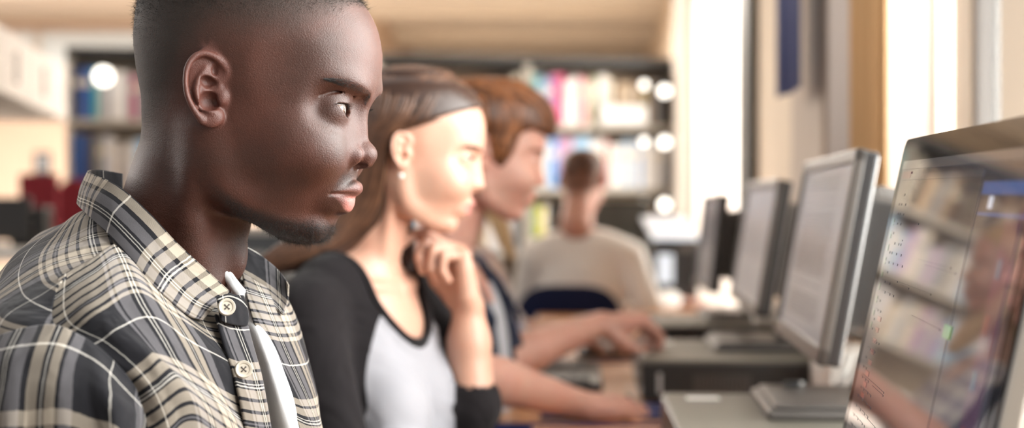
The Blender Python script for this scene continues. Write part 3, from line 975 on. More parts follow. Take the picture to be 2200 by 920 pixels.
    front = [
        [(124, 598, -150), (196, 560, -124), (262, 522, -88), (335, 575, -80), (415, 640, -70), (512, 672, -48)],
        [(112, 700, -184), (205, 660, -178), (290, 640, -150), (370, 670, -122), (445, 705, -92), (530, 705, -56)],
        [(196, 750, -200), (270, 735, -196), (340, 740, -176), (410, 760, -146), (480, 780, -106), (549, 790, -62)],
        [(276, 820, -202), (335, 820, -200), (390, 830, -182), (450, 845, -150), (510, 855, -108), (566, 860, -64)],
        [(316, 920, -200), (370, 920, -198), (420, 925, -182), (475, 930, -150), (532, 935, -106), (583, 940, -64)],
        [(330, 1050, -190), (385, 1050, -190), (440, 1050, -176), (500, 1050, -146), (560, 1050, -104), (606, 1050, -64)]]
    patch('front_panel', front, pl, shirt, uvo=(18, 47), rot_uv=4, n=(110, 90), disp=disp_front, D=D1)
    yoke = [
        [(205, 452, 60), (186, 452, 0), (192, 462, -45), (212, 482, -68), (240, 506, -80), (268, 530, -90)],
        [(150, 470, 70), (122, 490, 0), (130, 512, -58), (150, 535, -92), (176, 553, -110), (206, 566, -126)],
        [(80, 510, 60), (40, 548, -20), (48, 575, -88), (75, 594, -125), (102, 606, -142), (134, 604, -154)],
        [(0, 590, 40), (-40, 625, -50), (-30, 655, -130), (10, 668, -168), (60, 672, -184), (112, 665, -180)],
        [(-90, 660, 0), (-110, 700, -80), (-80, 730, -150), (-20, 732, -192), (50, 716, -203), (119, 706, -195)]]
    patch('yoke', yoke, pl, shirt, uvo=(30, 6), rot_uv=-22, n=(80, 80), disp=lambda u, v: 1.6 * np.sin(v * 15 + u * 3) * (1 - u), D=D1)
    sleeve = [
        [(-120, 770, -60), (-90, 745, -150), (-5, 722, -196), (60, 704, -206), (117, 699, -208), (170, 720, -210), (214, 749, -211), (262, 795, -212), (292, 835, -206)],
        [(-170, 840, -80), (-120, 820, -172), (-10, 795, -232), (60, 782, -238), (125, 782, -240), (182, 797, -240), (232, 828, -242), (278, 868, -224), (306, 892, -205)],
        [(-180, 920, -90), (-130, 900, -178), (-10, 900, -250), (65, 890, -254), (135, 890, -258), (195, 898, -252), (252, 912, -252), (297, 936, -228), (320, 960, -200)],
        [(-180, 1090, -90), (-130, 1090, -180), (-10, 1090, -255), (65, 1090, -262), (140, 1090, -264), (205, 1090, -258), (265, 1090, -250), (312, 1090, -225), (338, 1090, -196)]]
    patch('sleeve', sleeve, pl, shirt, uvo=(-2, 6), rot_uv=0, uvscale=(1, .60), n=(80, 110), disp=lambda u, v: 2.2 * np.sin(v * 9 + u * 5) * np.clip(v * 2, 0, 1), D=D1)
    collar = [
        [(262, 374, 66), (214, 366, 40), (190, 368, 0), (203, 376, -38), (252, 399, -64), (315, 453, -76), (378, 521, -76), (441, 579, -70), (492, 626, -52)],
        [(256, 398, 74), (200, 392, 46), (176, 402, 0), (194, 420, -52), (238, 452, -80), (298, 516, -94), (355, 582, -96), (412, 635, -86), (464, 657, -66)],
        [(250, 440, 78), (196, 432, 48), (170, 436, 0), (190, 462, -60), (232, 504, -90), (286, 570, -106), (345, 628, -112), (400, 677, -108), (431, 690, -94)]]
    patch('collar', collar, pl, shirt, uvo=(104, 8), rot_uv=90, uvscale=(1, .72), n=(40, 140), thick=1.8, disp=lambda u, v: 1.5 * np.sin(u * 8) * v, D=D1)
    stand = [
        [(262, 374, 66), (214, 367, 40), (192, 369, 0), (205, 378, -36), (254, 401, -60), (317, 456, -72), (380, 524, -72), (443, 583, -66), (490, 628, -50), (522, 636, -34)],
        [(262, 405, 58), (216, 400, 32), (200, 404, -4), (212, 420, -34), (254, 450, -54), (314, 500, -64), (376, 560, -64), (440, 622, -62), (488, 662, -52), (532, 684, -40)],
        [(262, 440, 58), (216, 440, 32), (205, 444, -4), (218, 462, -34), (256, 490, -54), (314, 545, -64), (376, 600, -66), (436, 650, -66), (480, 692, -58), (530, 700, -48)]]
    patch('collar_stand', stand, pl, shirt, uvo=(0, 0), n=(26, 120), thick=1.8, D=D1)
    # far collar leaf and far front
    leaf = [
        [(505, 512, 40), (530, 528, 52), (560, 550, 58), (590, 574, 52), (608, 592, 40), (620, 612, 24)],
        [(497, 545, 22), (522, 566, 30), (552, 590, 34), (582, 614, 30), (602, 632, 22), (618, 648, 10)],
        [(492, 578, 8), (515, 602, 10), (545, 628, 8), (575, 652, 4), (596, 668, 0), (608, 676, -4)]]
    patch('collar', leaf, pl, shirt, uvo=(20, 12), rot_uv=12, n=(30, 50), thick=1.8, D=D1)
    far = [
        [(520, 585, 10), (552, 606, 14), (585, 622, 34), (606, 620, 70), (590, 600, 130)],
        [(540, 680, -34), (578, 680, -20), (612, 680, 12), (636, 690, 70), (630, 690, 140)],
        [(570, 760, -42), (608, 762, -28), (640, 764, 6), (658, 770, 70), (650, 770, 140)],
        [(609, 842, -48), (640, 842, -34), (664, 842, 0), (679, 845, 66), (670, 845, 140)],
        [(642, 915, -52), (668, 918, -38), (684, 920, -6), (692, 920, 60), (682, 920, 140)],
        [(690, 1050, -55), (712, 1050, -40), (724, 1050, -8), (730, 1050, 60), (720, 1050, 140)]]
    patch('front_panel', far, pl, shirt, uvo=(60, 47), rot_uv=10, n=(80, 60), disp=lambda u, v: 1.5 * np.sin(u * 9 + v * 4) * np.clip(v * 3, 0, 1), D=D1)
    plk = [
        [(462, 676, -84), (486, 690, -76), (512, 698, -68), (532, 700, -60)],
        [(480, 740, -98), (503, 748, -88), (528, 750, -78), (545, 750, -70)],
        [(500, 800, -108), (520, 803, -98), (545, 804, -84), (560, 804, -74)],
        [(516, 865, -112), (538, 867, -100), (560, 868, -84), (572, 866, -76)],
        [(528, 930, -112), (550, 932, -100), (572, 934, -84), (584, 934, -76)],
        [(550, 1050, -110), (572, 1050, -98), (594, 1050, -82), (608, 1050, -74)]]
    patch('placket', plk, pl, shirt, uvo=(52, 10), rot_uv=6, n=(70, 16), thick=2.0, D=D1)
    tab = [
        [(466, 640, -86), (490, 632, -76), (515, 640, -66), (529, 656, -58)],
        [(470, 662, -90), (490, 660, -82), (515, 668, -70), (533, 682, -60)],
        [(474, 690, -90), (492, 696, -84), (512, 700, -74), (530, 700, -64)]]
    patch('collar_tab', tab, pl, shirt, uvo=(19, 16), n=(20, 20), thick=1.8, D=D1)
    for (px, py, y) in ((487, 660, -91), (523, 794, -104)):
        mb = MB(); R_ = 5.6e-3 * 1.25
        prof = [(0.0001, 0.0009), (R_ * .62, 0.0009), (R_ * .70, 0.0016), (R_ * .92, 0.0019), (R_, 0.0012), (R_, -0.0006), (R_ * .8, -0.001), (0.0001, -0.001)]
        M = Matrix.Translation(at(px, py, D1 + y / 1000)) @ Matrix.Rotation(math.radians(24), 4, 'Z') @ Matrix.Rotation(math.radians(90 - 12), 4, 'X')
        mb.lathe(prof, 40, M)
        b = mb.build('button', MAT['button'], shirt, smooth=True, angle=40)
        tb = MB()
        for sx in (-1, 1):
            for sz in (-1, 1):
                tb.lathe([(0.00075, -0.0002), (0.00075, 0.0012)], 10, M @ Matrix.Translation((sx * .0016, sz * .0016, 0)))
        tb.tube([M @ Vector((-.0016, -.0016, .0013)), M @ Vector((.0016, .0016, .0013))], .0004, 6)
        tb.tube([M @ Vector((.0016, -.0016, .0013)), M @ Vector((-.0016, .0016, .0013))], .0004, 6)
        tb.build('button_thread', MAT['thread'], b)
    tee = [
        [(486, 590, 12), (508, 612, 6), (530, 636, 2), (552, 648, 8), (580, 640, 40)],
        [(480, 700, -14), (524, 705, -34), (560, 705, -40), (592, 700, 0), (625, 700, 50)],
        [(495, 800, -20), (552, 800, -46), (592, 800, -54), (626, 800, -8), (650, 800, 50)],
        [(520, 900, -26), (580, 900, -52), (622, 900, -60), (660, 900, -12), (676, 900, 50)],
        [(560, 1050, -24), (614, 1050, -46), (664, 1050, -54), (700, 1050, -12), (710, 1050, 50)]]
    ts = patch('t_shirt', tee, MAT['white_tee'], root, n=(50, 40), thick=1.0, disp=lambda u, v: 1.2 * np.sin(u * 7 + v * 5), D=D1)
    rb = MB()
    rb.tube([at(px, py, D1 + y / 1000) for px, py, y in crspline([(458, 540, -14), (480, 574, -10), (492, 592, -8), (505, 610, -10), (522, 630, -10), (542, 645, -4), (560, 640, 20), (566, 620, 46)], 40)], 0.0036, 10)
    rb.tube([at(px, py, D1 + y / 1000) for px, py, y in crspline([(456, 546, -16), (478, 580, -12), (490, 598, -10), (503, 617, -12), (520, 637, -12), (542, 652, -6), (562, 646, 20), (570, 624, 46)], 40)], 0.0036, 10)
    rb.build('neckband', MAT['white_tee'], ts, smooth=True)
    # the rest of the shirt, out of the photograph's frame: trunk and both sleeves
    el = tf.wor(np.array([(60, 220, -330)]))[0]; wr = PT(900, 1480, D1) ; 
    sh_r = tf.wor(np.array([(-30, 168, -60)]))[0]; sh_l = tf.wor(np.array([(-30, -168, -60)]))[0] + np.array([-48, 0, -10])
    el_r = sh_r + np.array([70, -60, -270]); el_l = sh_l + np.array([5, 70, -265])
    wr_r = el_r + np.array([185, 30, -12]); wr_l = el_l + np.array([160, -40, -40])
    el_r[2] = max(el_r[2], 800 + 60); wr_r[2] = 840; el_l[2] = 860; wr_l[2] = 840
    tb_ = Frame(tf.o + np.array([-14, 0, 0]), 12)
    def g_(W):
        d = torso_sdf(W, tb_, sh=130, ch=(90, 130, 190), belly=(90, 124), sr=36)
        a = chain(W, [sh_r, el_r, wr_r], [46, 44, 33]); b2 = chain(W, [sh_l, el_l, wr_l], [40, 42, 33])
        d = smin(smin(d, a, 20), b2, 20)
        N_ = hf.loc(W)
        cut = tubef(N_, [(-30, 0, -60), (-60, 0, -190), (0, 0, -215), (40, 0, -240)], [60, 62, 40, 40], 8)
        fr = np.maximum(-(W[:, 2] - 0), 0)
        return smax(smax(d, -cut, 6), W[:, 2] - PT(0, 720, D1)[2], 4)
    lo = tf.o + np.array([-300, -330, -620]); hi = tf.o + np.array([420, 330, 60])
    o = sdf_part('shirt_back', g_, lo, hi, 7.0, pl, shirt)
    co = np.empty(len(o.data.vertices) * 3, dtype=np.float32); o.data.vertices.foreach_get('co', co)
    co = co.reshape(-1, 3) * 1000
    l = np.empty(len(o.data.loops), dtype=np.int32); o.data.loops.foreach_get('vertex_index', l)
    uvl = o.data.uv_layers.new(name='UVMap')
    uvl.data.foreach_set('uv', np.stack([co[:, 1] + co[:, 0] * .7, co[:, 2]], 1)[l].astype(np.float32).ravel())
    # hands resting on the desk edge, below the frame
    for W_, e_, sd in ((wr_r, el_r, -1), (wr_l, el_l, 1)):
        x = W_ - e_
        R = basis((x[0], x[1], -6), (0, 0, 1)); 
        if sd > 0: R[1] *= -1
        def h_(P, W_=W_, R=R): return hand_sdf(P, W_, R, [(18, 22, 14)] * 4)
        v, fc = iso(h_, W_ - 70, W_ + np.array([260, 150, 70]), 4.0)
        n0 = len(body.data.vertices)
        join_into(body, v / 1000.0, fc)
    trousers(root, tf, 470)
    return root

def join_into(o, v, fc):
    """adds geometry to an existing mesh object (world coordinates)"""
    m = np.array(world_matrix(o).inverted()); v = v @ m[:3, :3].T + m[:3, 3]
    bm = bmesh.new(); bm.from_mesh(o.data)
    vs = [bm.verts.new(p) for p in v]
    for q in fc:
        try:
            f_ = bm.faces.new([vs[i] for i in q]); f_.smooth = True
        except ValueError: pass
    bm.to_mesh(o.data); bm.free()

def trousers(root, tf, seat=470, mat='jeans'):
    """thighs level on the seat, shins down to shoes on the floor"""
    hip = tf.o.copy(); hip[2] = seat + 95
    hip = hip - tf.B[0] * np.array([1, 1, 0]) * 25
    fw = np.array([tf.B[0][0], tf.B[0][1], 0]); fw /= np.linalg.norm(fw); lt = np.array([fw[1], -fw[0], 0])
    def f(P):
        d = None
        for s in (1, -1):
            h = hip + lt * 85 * s; k = h + fw * 430 + np.array([0, 0, -15]); a = k + fw * 40; a[2] = 95
            e = smin(cone(P, h, k, 88, 62), cone(P, k, a, 60, 42), 20)
            d = e if d is None else smin(d, e, 20)
        b = ell_(P, hip + np.array([0, 0, 25]), (150, 150, 110))
        return smin(d, b, 40)
    lo = np.minimum(hip, hip + fw * 560) - np.array([210, 210, 0]); lo[2] = 40
    hi = np.maximum(hip, hip + fw * 560) + np.array([210, 210, 160])
    sdf_part('trousers', f, lo, hi, 11.0, MAT[mat], root)
    for s in (1, -1):
        h = hip + lt * 85 * s + fw * 470; h[2] = 0
        def q(P, h=h):
            d = smin(cone(P, h + np.array([0, 0, 52]), h + fw * 170 + np.array([0, 0, 36]), 44, 34), cone(P, h + np.array([0, 0, 60]), h + np.array([0, 0, 110]), 40, 44), 20)
            return smax(d, 2 - P[:, 2], 3)
        lo = h - 70 + np.minimum(fw * 200, 0); hi = h + 70 + np.maximum(fw * 200, 0); lo[2] = -5; hi[2] = 170
        sdf_part('shoe', q, lo, hi, 7.0, MAT['shoe'], root)
MAT['shoe'] = simple('dark shoe leather', (0.03, 0.025, 0.022), 0.45)
# ------------------------------------------------------------------ the other people
def face_cols(hf, prm, hair=False):
    def c(v):
        P = hf.loc(v)
        d = {'lip': lip_mask(P, prm)}
        if hair: d['hair'] = scalp_mask(P, 14)
        return d
    return c

def project(f, W, off=0.0, it=4, e=0.8):
    for _ in range(it):
        f0, G = grad(f, W, e)
        f0 = f0 - off
        st = -(f0 / np.maximum((G * G).sum(1), .3))[:, None] * G
        L = np.linalg.norm(st, axis=1)[:, None]
        W = W + st * np.minimum(1, 14 / np.maximum(L, 1e-9))
    return W

def brow_strands(fr, sd, f, mat, parent, n=700, r=0.22e-3, pts=((95, 9, 9), (93, 15, 13.5), (89, 25, 17.5), (82, 37, 19), (73, 47, 17)), seed=1):
    g = np.random.default_rng(seed)
    cl = crspline(pts, 40)
    k = g.integers(0, 40, n); t = g.uniform(-1, 1, n)
    tan = np.gradient(cl, axis=0); tan /= np.linalg.norm(tan, axis=1)[:, None]
    Q = cl[k] + np.stack([np.zeros(n), np.zeros(n), t * np.interp(k, [0, 20, 39], [2.8, 2.2, .8])], 1)
    Q[:, 0] += 3; Q[:, 1] *= sd; tn = tan[k].copy(); tn[:, 1] *= sd
    W = project(f, fr.wor(Q), 0)
    dr = tn @ fr.B + g.normal(size=(n, 3)) * .15 + np.array([0, 0, .12]); dr /= np.linalg.norm(dr, axis=1)[:, None]
    strands('eyebrow', mat, W / 1000, dr, np.full(n, 4.5) / 1000, r, parent, seg=2, seed=seed)

def lashes(fr, parent, prm, mat, ln=6.0, seed=3):
    g = np.random.default_rng(seed); m = 70
    Lk = np.linspace(22, 44, m); LL = [18, 21, 26, 31, 36, 40, 43.5, 47.]
    for sd in (1, -1):
        U = pchip(Lk, LL, np.array([-5, -1.6, 1.6, 3.2, 3.9, 4.0, 3.6, 2.8])) - prm['lid'] - .2
        dl = Lk - EYE[1]; du = U - EYE[2]
        Fv = EYE[0] + np.sqrt(np.maximum(222 - dl ** 2 - du ** 2, 2))
        Q = np.stack([Fv, Lk * sd, U], 1)
        rad = np.stack([Fv - EYE[0], dl * sd, du * 0 - 3], 1); rad /= np.linalg.norm(rad, axis=1)[:, None]
        strands('eyelash', mat, fr.wor(Q) / 1000, rad @ fr.B, np.full(m, ln) / 1000, 0.32e-3, parent, seg=3, seed=seed)

def locks(name, mat, fn_vol, guides, parent, rad, off, seg=26, seed=2, jit=3.0):
    """tapering locks of hair lying on the hair volume"""
    g = np.random.default_rng(seed)
    n = len(guides)
    C = np.stack([crspline(G, seg) for G in guides], 0)           # n seg 3
    ph = g.uniform(0, 6.28, (n, 1)); am = g.normal(size=(n, 1, 3)) * jit
    t = np.linspace(0, 1, seg)[None]
    C = C + am * np.sin(ph + t * 5)[..., None] * (0.3 + t[..., None])
    W = project(fn_vol, C.reshape(-1, 3), 0, it=3).reshape(n, seg, 3)
    e = 1.0
    Wf = W.reshape(-1, 3)
    G = grad(fn_vol, Wf, e)[1]
    G /= np.linalg.norm(G, axis=1)[:, None] + 1e-9
    o_ = g.uniform(off[0], off[1], (n, 1))
    W = W + G.reshape(n, seg, 3) * o_[:, :, None]
    # smooth along the lock
    for _ in range(3):
        W[:, 1:-1] = (W[:, :-2] + 2 * W[:, 1:-1] + W[:, 2:]) / 4
    Nn = G.reshape(n, seg, 3)
    T = np.gradient(W, axis=1); T /= np.linalg.norm(T, axis=2)[..., None] + 1e-9
    Bn = np.cross(T, Nn); Bn /= np.linalg.norm(Bn, axis=2)[..., None] + 1e-9
    Nn = np.cross(Bn, T)
    tt = np.linspace(0, 1, seg)
    prof = np.clip(np.minimum(tt * 10 + .25, (1 - tt) * 4 + .12), 0, 1)
    rr = g.uniform(rad[0], rad[1], (n, 1)) * prof[None]
    V = []
    K = 6
    for k in range(K):
        a = 2 * PI * k / K
        V.append(W + (Bn * math.cos(a) * 1.5 + Nn * math.sin(a) * .8) * rr[..., None])
    V = np.stack(V, 2).reshape(-1, 3)
    F = []
    for i in range(seg - 1):
        for k in range(K):
            k2 = (k + 1) % K
            F.append((i * K + k, i * K + k2, (i + 1) * K + k2, (i + 1) * K + k))
    F = (np.arange(n)[:, None, None] * seg * K + np.array(F)[None]).reshape(-1, 4)
    sh = np.repeat(g.uniform(0, 1, n), seg * K)
    return mesh_obj(name, V / 1000, F, mat, parent, cols={'shade': sh})

def cap_sdf(P, prm, edge, th):
    F = P[:, 0]; U = P[:, 2]
    e = pchip(F, edge[0], edge[1])
    return smax(head_sdf(P, prm) - th, (e - U) * .8, 5)

def build_woman():
    D = 2.0
    root = empty('person', at(800, 600, D)); root.location.z = 0
    tag(root, 'young woman with long brown hair, chin on hand, black and grey raglan top', 'person')
    hf = Frame(PT(900, 343, D), 2, 0.91)
    T = HT.copy(); T[:, 3] *= .95
    T[:5, 1] -= 1
    prm = head_params(table=T, nose_w=0.70, lip=0.82, lid=0.6, tip=(93.5, -39.5, 7.4), chin=.9, brow=.6, bridge=5.0, lipmin=.8)
    tf = Frame(PT(805, 588, D) + np.array([0, 0, 0]), 27, 0.92)
    wr = PT(1006, 662, 2.03); el = PT(1012, 872, 2.02)
    shl = tf.wor(np.array([(-22, -150, -52)]))[0]; shr = tf.wor(np.array([(-22, 152, -52)]))[0]
    elr = PT(730, 1005, 1.80); wrr = PT(1070, 1012, 1.94)
    R = basis((-0.22, -0.02, 1), (0.86, .50, 0)); R[1] *= -1
    hk = dict(bends=[(34, 52, 30), (62, 78, 40), (74, 84, 45), (80, 84, 40)], spread=(8, 3, -3, -8), thumb=[(18, 22, -8), (48, 34, -24), (84, 30, -34), (110, 24, -34)], sc=.96)
    nk = [(-36, 0, -10), (-50, 0, -60), (-64, 0, -110), (-82, 0, -165), (-96, 0, -200)]
    def f(W):
        P = hf.loc(W)
        d = smin(head_sdf(P, prm), ear_sdf(P, sc=.84), 3) 
        d = smin(d, tubef(P, nk, [44, 44, 45, 47, 54], 12), 14) * hf.sc
        Ps = P.copy(); Ps[:, 1] = np.abs(Ps[:, 1])
        d = smin(d, tubef(Ps, [(-34, 52, -30), (-40, 46, -80), (-50, 30, -140), (-60, 14, -190)], [6, 7, 7, 5], 8) * hf.sc, 12)
        b = torso_sdf(W, tf, sh=142, ch=(88, 132, 190), belly=(80, 115), sr=36, female=True) + 4
        Q = tf.loc(W); Q[:, 1] = np.abs(Q[:, 1])
        b = smin(b, tubef(Q, [(40, 16, -22), (28, 70, -16), (-4, 120, -14)], [7, 6, 6], 6), 12)   # collar bones
        d = smin(d, b, 20)
        a = smin(cone(W, el, wr + (el - wr) * .35, 35, 29), cone(W, wr + (el - wr) * .35, wr, 29, 22), 14)
        a = smin(a, cone(W, shl, el, 36, 35), 10)
        a2 = chain(W, [shr, elr, wrr], [36, 33, 22])
        d = smin(d, smin(a, a2, 5), 12)
        return smin(d, hand_sdf(W, wr, R, **hk), 8)
    lo = hf.wor(np.array([(0, 0, 0)]))[0] + np.array([-150, -150, -250]); hi = lo + np.array([265, 262, 360])
    alo = tf.o + np.array([-260, -330, -520]); ahi = np.array([wr[0] + 140, tf.o[1] + 300, hf.o[2] + 130])
    body, v1, f1 = two_res_body('body', f, (lo, hi), 2.0, (alo, ahi), 4.0, MAT['skin_fair'], root, face_cols(hf, prm))
    eyes(root, hf, look=(1, 0.05, -.25), iris=(.3, .3, .3))
    for sd in (1, -1): brow_strands(hf, sd, f, MAT['hair_brown'], root, seed=11 + sd)
    lashes(hf, root, prm, MAT['hair_black'])
    ea = MB(); c0 = at(862, 378, D - 0.088)
    bm = bmesh.new(); bmesh.ops.create_icosphere(bm, subdivisions=3, radius=.0035, matrix=Matrix.Translation(c0)); bm.verts.ensure_lookup_table()
    mesh_obj('earring', [q.co[:] for q in bm.verts], [[q.index for q in fa.verts] for fa in bm.faces], MAT['pearl'], root); bm.free()
    # hair volume
    edge = ([-140, -60, -44, -36, -20, 4, 30, 60, 80, 92, 104], [-80, -60, -30, 26, 44, 46, 56, 66, 72, 76, 80])
    def vol(W):
        P = hf.loc(W)
        d = cap_sdf(P, prm, edge, 9.0)
        m = tubef(P, [(-46, 0, 44), (-58, 0, -10), (-78, 0, -66), (-114, 10, -112), (-162, 34, -136), (-222, 52, -158)], [72, 68, 60, 47, 36, 18], 30)
        m = smin(m, tubef(P, [(-40, -66, 0), (-38, -62, -70), (-30, -54, -130), (-20, -44, -178)], [20, 22, 18, 8], 10), 16)
        earp = ell_(P, (-22, 82, 12), (24, 26, 34)); 
        m = smax(m, -(np.linalg.norm((P - np.array([0, 70, -20])) / np.array([30, 30, 60]), axis=1) - 1) * 25, 8)
        return smin(d, m, 12) * hf.sc
    lo = hf.o + np.array([-260, -130, -260]); hi = hf.o + np.array([130, 120, 150])
    sdf_part('hair', lambda W: vol(W) + 1.5, lo, hi, 4.0, MAT['hair_brown'], root, cols=lambda v: {'shade': np.full(len(v), -.2)})
    g = np.random.default_rng(8); gd = []
    for i in range(2400):
        sd = 1 if g.random() < .72 else -1
        t = g.random() * 1.4
        F0 = 88 - 150 * t
        top = np.interp(F0, [-70, -20, 40, 70, 90], [124, 140, 130, 112, 92])
        w = g.uniform(-1.6, 1.6)
        if sd > 0:
            pts = [(F0, 4, top), (F0 * .78 - 12, 44, top - 22), (F0 * .62 - 26, 74, 64 - 22 * (1 - t) + 8 * w), (-34 - 40 * t + 6 * w, 80, 28 + 16 * t * 1), (-52 - 34 * t + 6 * w, 74, -36), (-78 - 24 * t + 10 * w, 60, -88), (-118 - 20 * t + 12 * w, 62 + 8 * w, -124 + 6 * w), (-168 - 16 * t + 18 * w, 72 + 10 * w, -146 + 8 * g.normal()), (-226 + 22 * g.normal(), 80, -166 + 10 * g.normal())]
        else:
            pts = [(F0, -4, top), (F0 * .78 - 12, -46, top - 22), (F0 * .62 - 20, -76, 60), (-34 - 30 * t, -82, 10), (-40 - 20 * t + 8 * w, -78, -60), (-32 - 30 * t + 12 * w, -66, -120), (-24 - 30 * t + 12 * w, -54, -176 + 12 * g.normal())]
        gd.append(hf.wor(np.array(pts, float)))
    locks('hair_locks', MAT['hair_brown'], vol, gd, root, (0.6, 1.7), (-0.9, 1.0), seg=34, seed=5, jit=2.5)
    # raglan top
    neck = [(-46, 0, 40), (-10, 0, -4), (52, 0, -34), (96, 0, -64)]
    def nk_(W):
        Q = tf.loc(W)
        return tubef(Q, neck, [84, 82, 66, 40], 10, m=60) * tf.sc
    def top(W):
        d = torso_sdf(W, tf, sh=142, ch=(90, 133, 190), belly=(92, 122), sr=40, female=True) - 4
        a = cone(W, shl, el, 44, 43)
        ar = smin(cone(W, shr, elr, 46, 44), cone(W, elr, wrr, 44, 36), 12)
        d = smin(smin(d, a, 22), ar, 26)
        d = smin(d, cone(W, el, el + (wr - el) * .06, 43, 42), 8)
        d = np.maximum(d, -(cone(W, el + (wr - el) * .20, wr, 36, 28)))
        return smax(d, -nk_(W), 2)
    def tc(v):
        Q = tf.loc(v); L = np.abs(Q[:, 1]); U = Q[:, 2]
        b_ = pchip(U, [-600, -300, -200, -130, -80, -30], [140, 134, 122, 104, 84, 50])
        b_ = b_ + np.where(Q[:, 1] < 0, 34, 0) * smooth(-U, 100, 160)
        al = smooth(b_ - L, -3, 3) * smooth(Q[:, 0], -10, 10)
        al = al * smooth(nk_(v), 5.0, 8.0)
        ela = cone(v, shl, el, 50, 50) < 0
        ela = ela | (chain(v, [shr + (elr - shr) * .55, elr, wrr], [46, 50, 44]) < 0)
        return {'alt': al * (1 - ela)}
    lo = tf.o + np.array([-240, -330, -520]); hi = np.array([max(el[0], wrr[0]) + 60, tf.o[1] + 260, tf.o[2] + 60])
    rt = sdf_part('raglan_top', top, lo, hi, 3.4, MAT['raglan'], root, cols=tc)
    def shell(W):
        return torso_sdf(W, tf, sh=142, ch=(90, 133, 190), belly=(92, 122), sr=40, female=True) - 4
    an = np.linspace(0, 2 * PI, 90, endpoint=False)
    lp0 = tf.wor(np.stack([30 + 80 * np.cos(an), 90 * np.sin(an), -30 - 45 * np.cos(an)], 1))
    lp = seam_loop(shell, nk_, lp0)
    tb = MB(); lp = np.vstack([lp, lp[:2]])
    tb.tube(lp / 1000, 0.0046, 8, cap=False); tb.build('neck_trim', MAT['black_jersey'], rt, smooth=True)
    trousers(root, tf, 470)
    return root

